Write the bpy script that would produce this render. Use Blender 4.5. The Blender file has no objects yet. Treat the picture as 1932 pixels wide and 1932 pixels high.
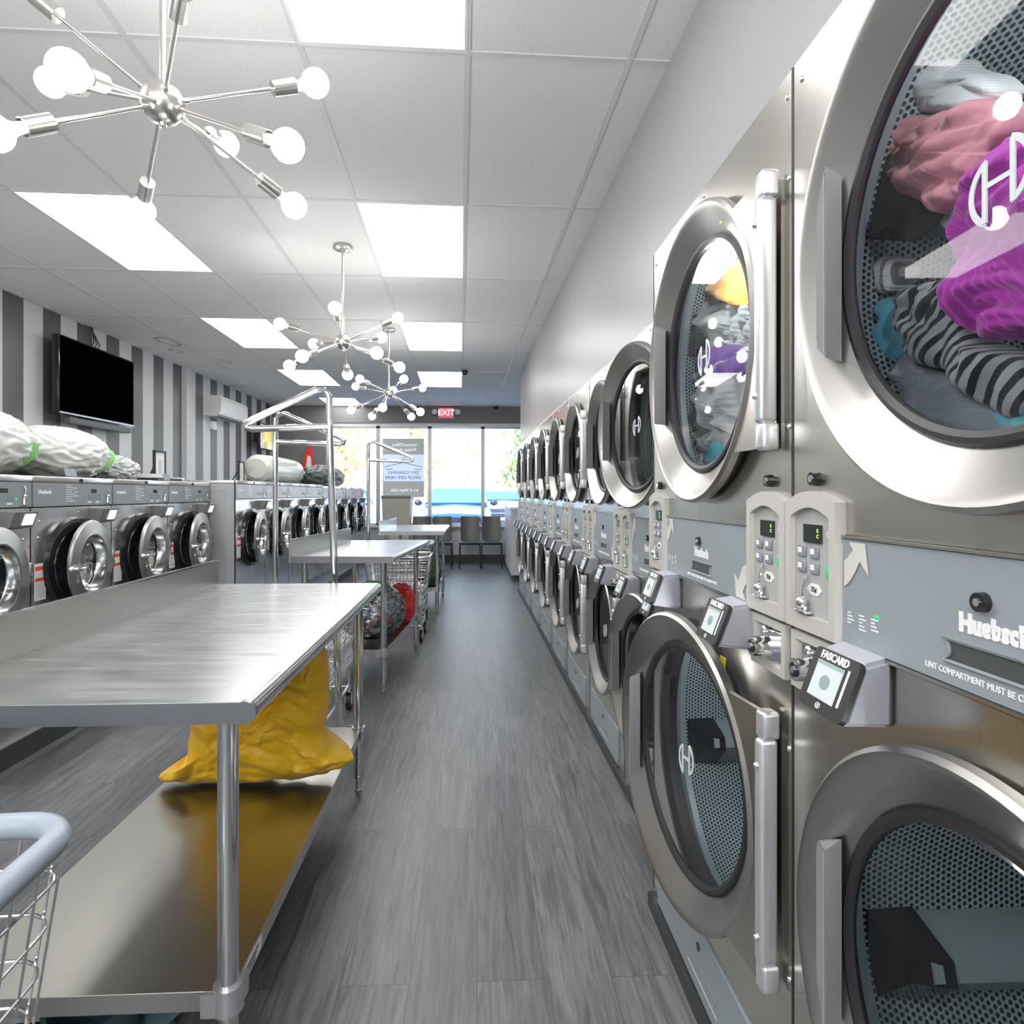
import bpy, bmesh, math, random
from mathutils import Vector, Matrix, noise
random.seed(7)
PI = math.pi
sc = bpy.context.scene
COL = sc.collection

# ------------------------------------------------------------------ camera
F, CX, CY = 1183.0, 953.0, 931.0
TH = math.atan(53 / 1183.0)
HC = 1.30
cam = bpy.data.cameras.new('camera')
cam.sensor_width = 36
cam.lens = F / 1932 * 36
cam.shift_x = (966 - CX) / 1932
cam.shift_y = (CY - 966) / 1932
cam.clip_start = .02
cam.clip_end = 300
camo = bpy.data.objects.new('camera', cam)
COL.objects.link(camo)
camo.location = (0, 0, HC)
camo.rotation_euler = (PI / 2, 0, -TH)
sc.camera = camo


def ray(x, y):
    u = (x - CX) / F
    return u * math.cos(TH) + math.sin(TH), -u * math.sin(TH) + math.cos(TH), -(y - CY) / F


def on_x(x, y, X0):
    a, b, v = ray(x, y)
    t = X0 / a
    return (b * t, HC + v * t)          # world Y, height


# ------------------------------------------------------------------ materials
MATS = {}


def nn(nt, t, **kw):
    n = nt.nodes.new(t)
    for k, v in kw.items():
        setattr(n, k, v)
    return n


def mat(name, col, rough=.5, metal=0., emis=None, es=1., spec=.5, trans=0., ior=1.45, coat=0., noise_amt=0., nscale=(20, 20, 20), bump=0., col2=None, alpha=1.):
    if name in MATS:
        return MATS[name]
    m = bpy.data.materials.new(name)
    m.use_nodes = True
    nt = m.node_tree
    b = nt.nodes['Principled BSDF']
    b.inputs['Base Color'].default_value = (*col, 1)
    b.inputs['Roughness'].default_value = rough
    b.inputs['Metallic'].default_value = metal
    b.inputs['Specular IOR Level'].default_value = spec
    b.inputs['Transmission Weight'].default_value = trans
    b.inputs['IOR'].default_value = ior
    b.inputs['Coat Weight'].default_value = coat
    b.inputs['Alpha'].default_value = alpha
    if emis:
        b.inputs['Emission Color'].default_value = (*emis, 1)
        b.inputs['Emission Strength'].default_value = es
    if noise_amt or bump:
        tc = nn(nt, 'ShaderNodeTexCoord')
        mp = nn(nt, 'ShaderNodeMapping')
        mp.inputs['Scale'].default_value = nscale
        nz = nn(nt, 'ShaderNodeTexNoise')
        nz.inputs['Scale'].default_value = 1
        nz.inputs['Detail'].default_value = 1.5
        nt.links.new(tc.outputs['Object'], mp.inputs[0])
        nt.links.new(mp.outputs[0], nz.inputs['Vector'])
        if noise_amt:
            mr = nn(nt, 'ShaderNodeMapRange')
            mr.inputs['From Min'].default_value = .3
            mr.inputs['From Max'].default_value = .7
            mr.inputs['To Min'].default_value = max(.02, rough - noise_amt)
            mr.inputs['To Max'].default_value = rough + noise_amt
            nt.links.new(nz.outputs[0], mr.inputs[0])
            nt.links.new(mr.outputs[0], b.inputs['Roughness'])
            c2 = col2 or tuple(c * .82 for c in col)
            mx = nn(nt, 'ShaderNodeMix', data_type='RGBA')
            mx.inputs[6].default_value = (*col, 1)
            mx.inputs[7].default_value = (*c2, 1)
            nt.links.new(nz.outputs[0], mx.inputs[0])
            nt.links.new(mx.outputs[2], b.inputs['Base Color'])
        if bump:
            bp = nn(nt, 'ShaderNodeBump')
            bp.inputs['Strength'].default_value = bump
            bp.inputs['Distance'].default_value = .01
            nt.links.new(nz.outputs[0], bp.inputs['Height'])
            nt.links.new(bp.outputs[0], b.inputs['Normal'])
    MATS[name] = m
    return m


STEEL = mat('stainless_panel', (.64, .62, .565), .27, 1, noise_amt=.04, nscale=(3, 3, 1.2), bump=.06)
STEELW = mat('stainless_washer_panel', (.86, .86, .87), .27, 1, noise_amt=.05, nscale=(5, 5, 4), bump=.5)
STEELR = mat('cast_door_ring', (.43, .42, .405), .33, 1)
STEELT = mat('brushed_table_top', (.66, .675, .675), .25, 1, noise_amt=.04, nscale=(4, 30, 9), bump=.02)
STEELS = mat('brushed_shelf', (.50, .49, .45), .28, 1)
STEELL = mat('polished_tube', (.66, .67, .68), .14, 1)
CHROME = mat('chrome', (.85, .86, .88), .08, 1)
NICKEL = mat('satin_nickel', (.66, .64, .61), .25, 1)
ALU = mat('aluminium_hinge', (.74, .75, .78), .33, .75)
BLACK = mat('black_rubber', (.018, .018, .02), .45)
BLACKG = mat('black_gloss', (.012, .012, .014), .15)
SCREENB = mat('screen_black', (.0005, .0005, .0005), 1, spec=.0)
PANEL = mat('slate_panel', (.25, .29, .31), .42, 0, spec=.4)
PANELW = mat('washer_panel', (.235, .265, .275), .38, 0)
PANELW2 = mat('washer_panel_pale', (.50, .51, .54), .42, .3)
PLAST = mat('beige_plastic', (.50, .485, .445), .45)
PLASTD = mat('gray_plastic_face', (.40, .405, .395), .5)
READER = mat('reader_gray', (.50, .51, .57), .42)
HANDLE = mat('gray_handle', (.27, .275, .275), .45)
WHITE = mat('white_print', (.9, .9, .9), .5)
ARROW = mat('arrow_print', (.62, .61, .57), .5)
GREEN = mat('green_button', (.02, .48, .16), .4, emis=(.02, .6, .2), es=.25)
SCRN = mat('reader_screen', (.5, .55, .56), .2, emis=(.62, .72, .74), es=.22)
SCRNW = mat('reader_screen_bright', (.8, .85, .9), .2, emis=(.85, .92, 1), es=.7)
LCD = mat('lcd_dark', (.02, .025, .02), .12)
LCDG = mat('lcd_digit', (.5, .9, .1), .4, emis=(.6, 1, .1), es=.25)
BTN = mat('button_gray', (.22, .24, .27), .4)
LIDM = mat('washer_lid', (.72, .70, .68), .25, .9)
SIDEM = mat('washer_side_gray', (.42, .43, .44), .35, .35)
PLINTH = mat('plinth_paint', (.62, .62, .62), .5)
DARKTRIM = mat('dark_baseboard', (.03, .032, .035), .4)
REDP = mat('red_print', (.85, .09, .04), .5)


def glassmat(name, tint=(1, 1, 1), gloss=.08, rough=.02):
    m = bpy.data.materials.new(name)
    m.use_nodes = True
    nt = m.node_tree
    nt.nodes.clear()
    o = nn(nt, 'ShaderNodeOutputMaterial')
    t = nn(nt, 'ShaderNodeBsdfTransparent')
    t.inputs[0].default_value = (*tint, 1)
    g = nn(nt, 'ShaderNodeBsdfGlossy')
    g.inputs['Roughness'].default_value = rough
    fr = nn(nt, 'ShaderNodeFresnel')
    fr.inputs[0].default_value = 1.3
    ma = nn(nt, 'ShaderNodeMath', operation='MULTIPLY_ADD')
    ma.inputs[1].default_value = 1.0
    ma.inputs[2].default_value = gloss
    mx = nn(nt, 'ShaderNodeMixShader')
    nt.links.new(fr.outputs[0], ma.inputs[0])
    nt.links.new(ma.outputs[0], mx.inputs[0])
    nt.links.new(t.outputs[0], mx.inputs[1])
    nt.links.new(g.outputs[0], mx.inputs[2])
    nt.links.new(mx.outputs[0], o.inputs[0])
    MATS[name] = m
    return m


DGLASS = glassmat('dryer_glass', (.93, .96, .96), .01)
WGLASS = glassmat('window_glass', (1, 1, 1), .015)
PLASTIC = glassmat('clear_plastic', (.88, .9, .92), .16, .12)


def holes_mat(name, base, dark, pitch=.0125, rad=.36):
    m = bpy.data.materials.new(name)
    m.use_nodes = True
    nt = m.node_tree
    b = nt.nodes['Principled BSDF']
    b.inputs['Roughness'].default_value = .38
    b.inputs['Metallic'].default_value = .25
    uv = nn(nt, 'ShaderNodeUVMap')
    uv.uv_map = 'UVMap'

    def lat(ox, oy):
        mp = nn(nt, 'ShaderNodeMapping')
        mp.inputs['Scale'].default_value = (1 / pitch, 1 / (pitch * 1.732), 1)
        mp.inputs['Location'].default_value = (ox, oy, 0)
        nt.links.new(uv.outputs[0], mp.inputs[0])
        fr = nn(nt, 'ShaderNodeVectorMath', operation='FRACTION')
        nt.links.new(mp.outputs[0], fr.inputs[0])
        su = nn(nt, 'ShaderNodeVectorMath', operation='SUBTRACT')
        su.inputs[1].default_value = (.5, .5, 0)
        nt.links.new(fr.outputs[0], su.inputs[0])
        mu = nn(nt, 'ShaderNodeVectorMath', operation='MULTIPLY')
        mu.inputs[1].default_value = (1, 1.732, 0)
        nt.links.new(su.outputs[0], mu.inputs[0])
        le = nn(nt, 'ShaderNodeVectorMath', operation='LENGTH')
        nt.links.new(mu.outputs[0], le.inputs[0])
        return le
    a, c = lat(0, 0), lat(.5, .5)
    mi = nn(nt, 'ShaderNodeMath', operation='MINIMUM')
    nt.links.new(a.outputs['Value'], mi.inputs[0])
    nt.links.new(c.outputs['Value'], mi.inputs[1])
    mr = nn(nt, 'ShaderNodeMapRange')
    mr.inputs['From Min'].default_value = rad - .05
    mr.inputs['From Max'].default_value = rad + .05
    nt.links.new(mi.outputs[0], mr.inputs[0])
    mx = nn(nt, 'ShaderNodeMix', data_type='RGBA')
    mx.inputs[6].default_value = (*dark, 1)
    mx.inputs[7].default_value = (*base, 1)
    nt.links.new(mr.outputs[0], mx.inputs[0])
    nt.links.new(mx.outputs[2], b.inputs['Base Color'])
    bp = nn(nt, 'ShaderNodeBump')
    bp.inputs['Strength'].default_value = .6
    bp.inputs['Distance'].default_value = .003
    nt.links.new(mr.outputs[0], bp.inputs['Height'])
    nt.links.new(bp.outputs[0], b.inputs['Normal'])
    MATS[name] = m
    return m


DRUM = holes_mat('perforated_drum', (.46, .58, .62), (.02, .04, .05), .0105, .33)
DRUMP = mat('drum_plain', (.36, .46, .49), .4, .25)
WDRUM = mat('washer_drum', (.45, .46, .47), .3, 1, noise_amt=.05, nscale=(40, 40, 40))


# ------------------------------------------------------------------ mesh builder
class MB:
    def __init__(s):
        s.bm = bmesh.new()
        s.mats = []
        s.mi = 0
        s.uv = None

    def m(s, mt):
        if mt not in s.mats:
            s.mats.append(mt)
        s.mi = s.mats.index(mt)
        return s

    def face(s, vs, smooth=False):
        try:
            f = s.bm.faces.new(vs)
        except ValueError:
            return None
        f.material_index = s.mi
        f.smooth = smooth
        return f

    def V(s, p):
        return s.bm.verts.new(p)

    def box(s, x0, x1, y0, y1, z0, z1, bev=0., seg=2):
        if x0 > x1: x0, x1 = x1, x0
        if y0 > y1: y0, y1 = y1, y0
        if z0 > z1: z0, z1 = z1, z0
        if bev:
            t = bmesh.new()
            vs = [t.verts.new((x, y, z)) for x in (x0, x1) for y in (y0, y1) for z in (z0, z1)]
            for f in ((0, 1, 3, 2), (4, 6, 7, 5), (0, 4, 5, 1), (2, 3, 7, 6), (0, 2, 6, 4), (1, 5, 7, 3)):
                t.faces.new([vs[i] for i in f])
            bmesh.ops.bevel(t, geom=t.edges[:], offset=min(bev, .49 * min(x1 - x0, y1 - y0, z1 - z0)), segments=seg, profile=.5, affect='EDGES')
            s.merge(t, True)
            t.free()
            return s
        vs = [s.V((x, y, z)) for x in (x0, x1) for y in (y0, y1) for z in (z0, z1)]
        for f in ((0, 1, 3, 2), (4, 6, 7, 5), (0, 4, 5, 1), (2, 3, 7, 6), (0, 2, 6, 4), (1, 5, 7, 3)):
            s.face([vs[i] for i in f])
        return s

    def merge(s, t, smooth=False, M=None):
        mp = {}
        for v in t.verts:
            mp[v] = s.V(M @ v.co if M else v.co)
        for f in t.faces:
            s.face([mp[v] for v in f.verts], smooth)

    def quad(s, a, b, c, d):
        s.face([s.V(p) for p in (a, b, c, d)])
        return s

    def prism(s, pts, n, smooth=False):
        """extrude polygon pts (3D list) along vector n"""
        n = Vector(n)
        a = [s.V(p) for p in pts]
        b = [s.V(Vector(p) + n) for p in pts]
        s.face(a)
        s.face(b[::-1])
        k = len(pts)
        for i in range(k):
            s.face([a[i], b[i], b[(i + 1) % k], a[(i + 1) % k]], smooth)
        return s

    def cyl(s, p0, p1, r0, r1=None, n=20, caps=True, smooth=True):
        r1 = r0 if r1 is None else r1
        p0, p1 = Vector(p0), Vector(p1)
        d = (p1 - p0).normalized()
        u = d.orthogonal().normalized()
        w = d.cross(u)
        A, B = [], []
        for i in range(n):
            a = 2 * PI * i / n
            o = u * math.cos(a) + w * math.sin(a)
            A.append(s.V(p0 + o * r0))
            B.append(s.V(p1 + o * r1))
        for i in range(n):
            j = (i + 1) % n
            s.face([A[i], B[i], B[j], A[j]], smooth)
        if caps:
            s.face([s.V(v.co) for v in A])
            s.face([s.V(v.co) for v in B[::-1]])
        return s

    def lathe(s, prof, c=(0, 0, 0), axis='x', n=48, smooth=True, cap0=False, cap1=False, uvs=False, a0=0, a1=2 * PI, sx=1.):
        """prof = [(along, radius)]"""
        c = Vector(c)
        rings = []
        full = abs(a1 - a0 - 2 * PI) < 1e-6
        cnt = n if full else n + 1
        for (t, r) in prof:
            ring = []
            for i in range(cnt):
                a = a0 + (a1 - a0) * i / n
                ca, sa = math.cos(a) * r, math.sin(a) * r
                if axis == 'x':
                    p = Vector((t, ca, sa))
                elif axis == 'y':
                    p = Vector((ca, t, sa))
                else:
                    p = Vector((ca * sx, sa, t))
                ring.append(s.V(c + p))
            rings.append(ring)
        if uvs and s.uv is None:
            s.uv = s.bm.loops.layers.uv.new('UVMap')
        L = 0
        for k in range(len(prof) - 1):
            L2 = L + math.hypot(prof[k + 1][0] - prof[k][0], prof[k + 1][1] - prof[k][1])
            for i in range(n):
                j = (i + 1) % cnt
                f = s.face([rings[k][i], rings[k + 1][i], rings[k + 1][j], rings[k][j]], smooth)
                if f and uvs:
                    R = max(p[1] for p in prof)
                    q_ = round(2 * PI * R / .0105) * .0105 / n
                    uu = [(i * q_, L), (i * q_, L2), ((i + 1) * q_, L2), ((i + 1) * q_, L)]
                    for l, q in zip(f.loops, uu):
                        l[s.uv].uv = q
            L = L2
        if cap0:
            s.face([s.V(v.co) for v in rings[0]])
        if cap1:
            s.face([s.V(v.co) for v in rings[-1]])
        return s

    def ball(s, c, r, n=20, sc_=(1, 1, 1)):
        t = bmesh.new()
        bmesh.ops.create_uvsphere(t, u_segments=n, v_segments=max(6, n // 2), radius=r)
        s.merge(t, True, Matrix.Translation(c) @ Matrix.Diagonal((*sc_, 1)))
        t.free()
        return s

    def tube(s, pts, r, n=8, closed=False):
        pts = [Vector(p) for p in pts]
        k = len(pts)
        rings = []
        up = None
        for i, p in enumerate(pts):
            if closed:
                d = (pts[(i + 1) % k] - pts[i - 1]).normalized()
            else:
                d = (pts[min(i + 1, k - 1)] - pts[max(i - 1, 0)]).normalized()
            if up is None:
                u = d.orthogonal().normalized()
            else:
                u = (up - d * up.dot(d))
                u = u.normalized() if u.length > 1e-6 else d.orthogonal().normalized()
            up = u
            w = d.cross(u)
            rings.append([s.V(p + (u * math.cos(2 * PI * j / n) + w * math.sin(2 * PI * j / n)) * r) for j in range(n)])
        m = k if closed else k - 1
        for i in range(m):
            A, B = rings[i], rings[(i + 1) % k]
            if closed and i == k - 1:   # align twist
                best = min(range(n), key=lambda o: (B[o].co - A[0].co).length)
                B = B[best:] + B[:best]
            for j in range(n):
                q = (j + 1) % n
                s.face([A[j], B[j], B[q], A[q]], True)
        if not closed:
            s.face(rings[0])
            s.face(rings[-1][::-1])
        return s

    def plate_hole(s, y0, y1, z0, z1, yc, zc, r, n=64, x=0., depth=.02):
        """panel in the plane x with a round hole; rim returns into the panel"""
        inn, out = [], []
        corners = [math.atan2(zz - zc, yy - yc) % (2 * PI) for yy in (y0, y1) for zz in (z0, z1)]
        angs = sorted(set([2 * PI * i / n for i in range(n)] + corners))
        for a in angs:
            ca, sa = math.cos(a), math.sin(a)
            ts = []
            if ca > 1e-9: ts.append((y1 - yc) / ca)
            if ca < -1e-9: ts.append((y0 - yc) / ca)
            if sa > 1e-9: ts.append((z1 - zc) / sa)
            if sa < -1e-9: ts.append((z0 - zc) / sa)
            t = min(ts)
            inn.append(s.V((x, yc + ca * r, zc + sa * r)))
            out.append(s.V((x, yc + ca * t, zc + sa * t)))
        k = len(angs)
        back = [s.V((x + depth, v.co.y, v.co.z)) for v in inn]
        for i in range(k):
            j = (i + 1) % k
            s.face([inn[i], out[i], out[j], inn[j]])
            s.face([inn[i], inn[j], back[j], back[i]], True)
        return s

    def build(s, name, parent=None, M=None, loc=None, rot=None, recalc=True, sharp=True):
        if recalc:
            bmesh.ops.recalc_face_normals(s.bm, faces=s.bm.faces[:])
        me = bpy.data.meshes.new(name)
        s.bm.to_mesh(me)
        s.bm.free()
        for mt in s.mats:
            me.materials.append(mt)
        if sharp: me.set_sharp_from_angle(angle=math.radians(38))
        o = bpy.data.objects.new(name, me)
        COL.objects.link(o)
        if parent: o.parent = parent
        if loc: o.location = loc
        if rot: o.rotation_euler = rot
        if M: o.matrix_local = M
        return o


def tag(o, label=None, cat=None, group=None, kind=None):
    if label: o['label'] = label
    if cat: o['category'] = cat
    if group: o['group'] = group
    if kind: o['kind'] = kind
    return o


def thing(name, label, cat, loc=(0, 0, 0), rz=0., group=None):
    o = bpy.data.objects.new(name, None)
    o.empty_display_size = .1
    COL.objects.link(o)
    o.location = loc
    o.rotation_euler = (0, 0, rz)
    return tag(o, label, cat, group)


def struct(mb, name, parent=None):
    o = mb.build(name, parent)
    if not parent: o['kind'] = 'structure'
    return o


def copy_tree(o, parent=None):
    c = o.copy()
    COL.objects.link(c)
    if parent: c.parent = parent
    for ch in list(o.children):
        copy_tree(ch, c)
    return c


def fix_alpha(c):
    return c


def text_bm(txt, size, ext=.0006, offset=0., sx=1., align='CENTER', space=1.):
    cu = bpy.data.curves.new('lettering', 'FONT')
    cu.body = txt
    cu.size = size
    cu.extrude = ext
    cu.offset = offset
    cu.align_x = align
    cu.align_y = 'CENTER'
    cu.space_character = space
    cu.resolution_u = 3
    to = bpy.data.objects.new('lettering', cu)
    COL.objects.link(to)
    dg = bpy.context.evaluated_depsgraph_get()
    dg.update()
    me = bpy.data.meshes.new_from_object(to.evaluated_get(dg))
    t = bmesh.new()
    t.from_mesh(me)
    bpy.data.objects.remove(to)
    bpy.data.curves.remove(cu)
    bpy.data.meshes.remove(me)
    if sx != 1.:
        for v in t.verts: v.co.x *= sx
    return t


# text on a face looking toward local -x (reader's right = -y)
def face_mx(x, y, z, roll=0.):
    R = Matrix(((0, 0, -1, 0), (-1, 0, 0, 0), (0, 1, 0, 0), (0, 0, 0, 1)))
    return Matrix.Translation((x, y, z)) @ R @ Matrix.Rotation(roll, 4, 'Z')


def put_text(mb, txt, size, x, y, z, offset=0., sx=1., roll=0., align='CENTER'):
    t = text_bm(txt, size, offset=offset, sx=sx, align=align)
    mb.merge(t, False, face_mx(x, y, z, roll))
    t.free()


# ------------------------------------------------------------------ room
XL, YF, YB, HT = -3.8, 11.8, -2.6, 2.934
XR = 2.0


def floor_mat():
    m = bpy.data.materials.new('vinyl_plank_floor')
    m.use_nodes = True
    nt = m.node_tree
    b = nt.nodes['Principled BSDF']
    tc = nn(nt, 'ShaderNodeTexCoord')
    mp = nn(nt, 'ShaderNodeMapping')
    mp.inputs['Rotation'].default_value = (0, 0, PI / 2)
    nt.links.new(tc.outputs['Object'], mp.inputs[0])
    br = nn(nt, 'ShaderNodeTexBrick')
    br.offset = .37
    br.inputs['Scale'].default_value = 1
    br.inputs['Brick Width'].default_value = 1.22
    br.inputs['Row Height'].default_value = .18
    br.inputs['Mortar Size'].default_value = .0012
    br.inputs['Mortar Smooth'].default_value = .1
    br.inputs['Color1'].default_value = (.078, .081, .086, 1)
    br.inputs['Color2'].default_value = (.115, .119, .124, 1)
    br.inputs['Mortar'].default_value = (.045, .045, .048, 1)
    nt.links.new(mp.outputs[0], br.inputs['Vector'])
    mg = nn(nt, 'ShaderNodeMapping')
    mg.inputs['Scale'].default_value = (46, 3.0, 1)
    nt.links.new(tc.outputs['Object'], mg.inputs[0])
    # warp grain per plank
    add = nn(nt, 'ShaderNodeVectorMath', operation='ADD')
    sc_ = nn(nt, 'ShaderNodeVectorMath', operation='SCALE')
    sc_.inputs['Scale'].default_value = 40
    nt.links.new(br.outputs['Color'], sc_.inputs[0])
    nt.links.new(mg.outputs[0], add.inputs[0])
    nt.links.new(sc_.outputs[0], add.inputs[1])
    nz = nn(nt, 'ShaderNodeTexNoise')
    nz.inputs['Scale'].default_value = 1
    nz.inputs['Detail'].default_value = 6
    nz.inputs['Roughness'].default_value = .65
    nz.inputs['Distortion'].default_value = .9
    nt.links.new(add.outputs[0], nz.inputs['Vector'])
    cr = nn(nt, 'ShaderNodeMapRange')
    cr.inputs['From Min'].default_value = .3
    cr.inputs['From Max'].default_value = .75
    cr.inputs['To Min'].default_value = .42
    cr.inputs['To Max'].default_value = 1.85
    nt.links.new(nz.outputs[0], cr.inputs[0])
    mu = nn(nt, 'ShaderNodeVectorMath', operation='SCALE')
    nt.links.new(br.outputs['Color'], mu.inputs[0])
    nt.links.new(cr.outputs[0], mu.inputs['Scale'])
    nt.links.new(mu.outputs[0], b.inputs['Base Color'])
    b.inputs['Roughness'].default_value = .36
    mr = nn(nt, 'ShaderNodeMapRange')
    mr.inputs['To Min'].default_value = .30
    mr.inputs['To Max'].default_value = .52
    nt.links.new(nz.outputs[0], mr.inputs[0])
    nt.links.new(mr.outputs[0], b.inputs['Roughness'])
    bp = nn(nt, 'ShaderNodeBump')
    bp.inputs['Strength'].default_value = .12
    bp.inputs['Distance'].default_value = .004
    nt.links.new(nz.outputs[0], bp.inputs['Height'])
    nt.links.new(bp.outputs[0], b.inputs['Normal'])
    return m


struct(MB().m(floor_mat()).box(XL - .1, XR + .1, YB - .1, YF + .15, -.08, 0), 'floor')


def ceiling_mat():
    m = bpy.data.materials.new('ceiling_tile')
    m.use_nodes = True
    nt = m.node_tree
    b = nt.nodes['Principled BSDF']
    b.inputs['Roughness'].default_value = .9
    tc = nn(nt, 'ShaderNodeTexCoord')
    nz = nn(nt, 'ShaderNodeTexNoise')
    nz.inputs['Scale'].default_value = 220
    nz.inputs['Detail'].default_value = 2
    nt.links.new(tc.outputs['Object'], nz.inputs['Vector'])
    mr = nn(nt, 'ShaderNodeMapRange')
    mr.inputs['From Min'].default_value = .27
    mr.inputs['From Max'].default_value = .36
    nt.links.new(nz.outputs[0], mr.inputs[0])
    # faint brown water stains on the left side tiles
    n2 = nn(nt, 'ShaderNodeTexNoise')
    n2.inputs['Scale'].default_value = 1.6
    n2.inputs['Detail'].default_value = 1
    nt.links.new(tc.outputs['Object'], n2.inputs['Vector'])
    m1 = nn(nt, 'ShaderNodeMix', data_type='RGBA')
    m1.inputs[6].default_value = (.52, .52, .52, 1)
    m1.inputs[7].default_value = (.80, .80, .80, 1)
    nt.links.new(mr.outputs[0], m1.inputs[0])
    m2 = nn(nt, 'ShaderNodeMix', data_type='RGBA')
    m2.blend_type = 'MULTIPLY'
    m2.inputs[0].default_value = .5
    mr2 = nn(nt, 'ShaderNodeMapRange')
    mr2.inputs['To Min'].default_value = .93
    mr2.inputs['To Max'].default_value = 1.05
    nt.links.new(n2.outputs[0], mr2.inputs[0])
    nt.links.new(m1.outputs[2], m2.inputs[6])
    nt.links.new(mr2.outputs[0], m2.inputs[7])
    nt.links.new(m2.outputs[2], b.inputs['Base Color'])
    return m


CEIL = struct(MB().m(ceiling_mat()).box(XL - .1, XR + .1, YB - .1, YF + .15, HT, HT + .06), 'ceiling')
PHI = 31 / 1183.0      # the suspended grid runs a little out of square with the machine rows
gX0, gZ0 = .0247, 2.326


def grid_pt(i, j):
    a, b = gX0 + .61 * i, gZ0 + 1.22 * j
    return (a * math.cos(PHI) - b * math.sin(PHI), a * math.sin(PHI) + b * math.cos(PHI))


gm = MB().m(mat('grid_bar', (.66, .66, .67), .5))


def clampseg(p, q):
    # clip segment to room rectangle
    (x0, y0), (x1, y1) = p, q
    t0, t1 = 0., 1.
    dx, dy = x1 - x0, y1 - y0
    for pp, qq in ((-dx, x0 - XL), (dx, XR - x0), (-dy, y0 - YB), (dy, YF - y0)):
        if abs(pp) < 1e-12:
            if qq < 0: return None
            continue
        t = qq / pp
        if pp < 0: t0 = max(t0, t)
        else: t1 = min(t1, t)
    if t0 >= t1: return None
    return (x0 + dx * t0, y0 + dy * t0), (x0 + dx * t1, y0 + dy * t1)


def gbar(p, q, w=.024, h=.004):
    c = clampseg(p, q)
    if not c: return
    a, b = Vector((*c[0], HT)), Vector((*c[1], HT))
    d = (b - a).normalized()
    n = Vector((-d.y, d.x, 0)) * w / 2
    gm.prism([a - n, a + n, b + n, b - n], (0, 0, -h))


for i in range(-8, 5):
    gbar(grid_pt(i, -6), grid_pt(i, 9))
for j in range(-4, 9):
    gbar(grid_pt(-9, j), grid_pt(5, j), .022, .0045)
gm.build('ceiling_grid', CEIL)
st = MB().m(mat('water_stain', (.50, .46, .33), .9))
for (yy, xx, rx, ry) in ((6.9, -3.32, .10, .22), (7.35, -3.45, .06, .12), (7.9, -3.1, .05, .14)):
    st.lathe([(HT - .0015, 1.), (HT - .0012, .72)], (xx, yy, 0), 'z', 28, sx=1)
    # scale the last ring pair into an ellipse
    vs = st.bm.verts[:] if False else list(st.bm.verts)[-56:]
    for v in vs:
        v.co.x = xx + (v.co.x - xx) * rx * (1 + .25 * noise.noise(v.co * 3))
        v.co.y = yy + (v.co.y - yy) * ry
st.build('water_stain', CEIL)

PANEL_E = mat('light_diffuser', (1, 1, 1), .5, emis=(1, .99, .97), es=6.6)
FR = mat('troffer_frame', (.8, .8, .8), .5)
LIGHTS = [(-1, -1), (-1, 1), (-1, 3), (-1, 5), (-4, -1), (-4, 1), (-4, 3), (-4, 5), (-4, 7), (-1, -3), (-4, -3)]
LWORD = {(-1, -1): 'over the aisle at the top photo edge', (-1, 1): 'over the aisle, between the first two starburst lamps',
         (-1, 3): 'over the aisle, beside the second starburst lamp', (-1, 5): 'over the aisle, last before the exit sign',
         (-4, 1): 'below and left of the nearest starburst lamp', (-4, 3): 'left of the second starburst lamp',
         (-4, 5): 'left of the third starburst lamp', (-4, 7): 'in the left line, against the front wall',
         (-4, -1): 'over the near washers, left of the first starburst lamp', (-1, -3): 'over the aisle behind the viewer', (-4, -3): 'over the washers behind the viewer'}
for (i, j) in LIGHTS:
    P = [Vector((*grid_pt(a, b), HT)) for a, b in ((i, j), (i + 1, j), (i + 1, j + 1), (i, j + 1))]
    for p in P: p.y = min(p.y, YF - .03)
    c = sum(P, Vector()) / 4
    t = thing('ceiling_light', 'flat white fluorescent ceiling panel ' + LWORD[(i, j)], 'ceiling light', c, group='flat ceiling light panels')
    loc = [p - c for p in P]
    inn = [p * .965 for p in loc]
    f = MB().m(FR)
    for k in range(4):
        a, b, cc, d = loc[k], loc[(k + 1) % 4], inn[(k + 1) % 4], inn[k]
        f.prism([a, b, cc, d], (0, 0, -.006))
    f.build('frame', t)
    MB().m(PANEL_E).prism([p + Vector((0, 0, -.001)) for p in inn], (0, 0, -.004)).build('diffuser', t)

# left wall, striped
SD = mat('stripe_dark', (.085, .085, .083), .33)
SL = mat('stripe_light', (.60, .60, .61), .42)
wl = MB()
edges = []
y = 5.2 - .47 * 17
while y < 8.26:
    edges.append((y, min(y + .235, 8.27), SD))
    edges.append((y + .235, min(y + .47, 8.27), SL))
    y += .47
edges.append((8.27, 8.65, SL))
y = 8.65
while y < YF:
    edges.append((y, min(y + .235, YF), SD))
    if y + .235 < YF: edges.append((y + .235, min(y + .47, YF), SL))
    y += .47
for a, b, mt in edges:
    a = max(a, YB)
    if b <= a: continue
    wl.m(mt).box(XL - .1, XL, a, b, 0, HT)
struct(wl, 'wall_left')
struct(MB().m(SL).box(XL, XL + .05, 8.28, 8.42, 0, HT), 'trim_1')

WR = mat('wall_gray_paint', (.36, .36, .37), .34, bump=.02, nscale=(6, 6, 6))
WF = mat('front_wall_gray', (.17, .165, .165), .5)
WLOW = mat('low_wall_pale', (.56, .56, .57), .5)
WB = mat('back_wall', (.55, .55, .55), .6)
# bulkhead above the dryers
XW0, XW1 = .735, .585


def wx(y): return XW0 + (XW1 - XW0) * (y - 2.0) / (8.3 - 2.0)


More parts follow.
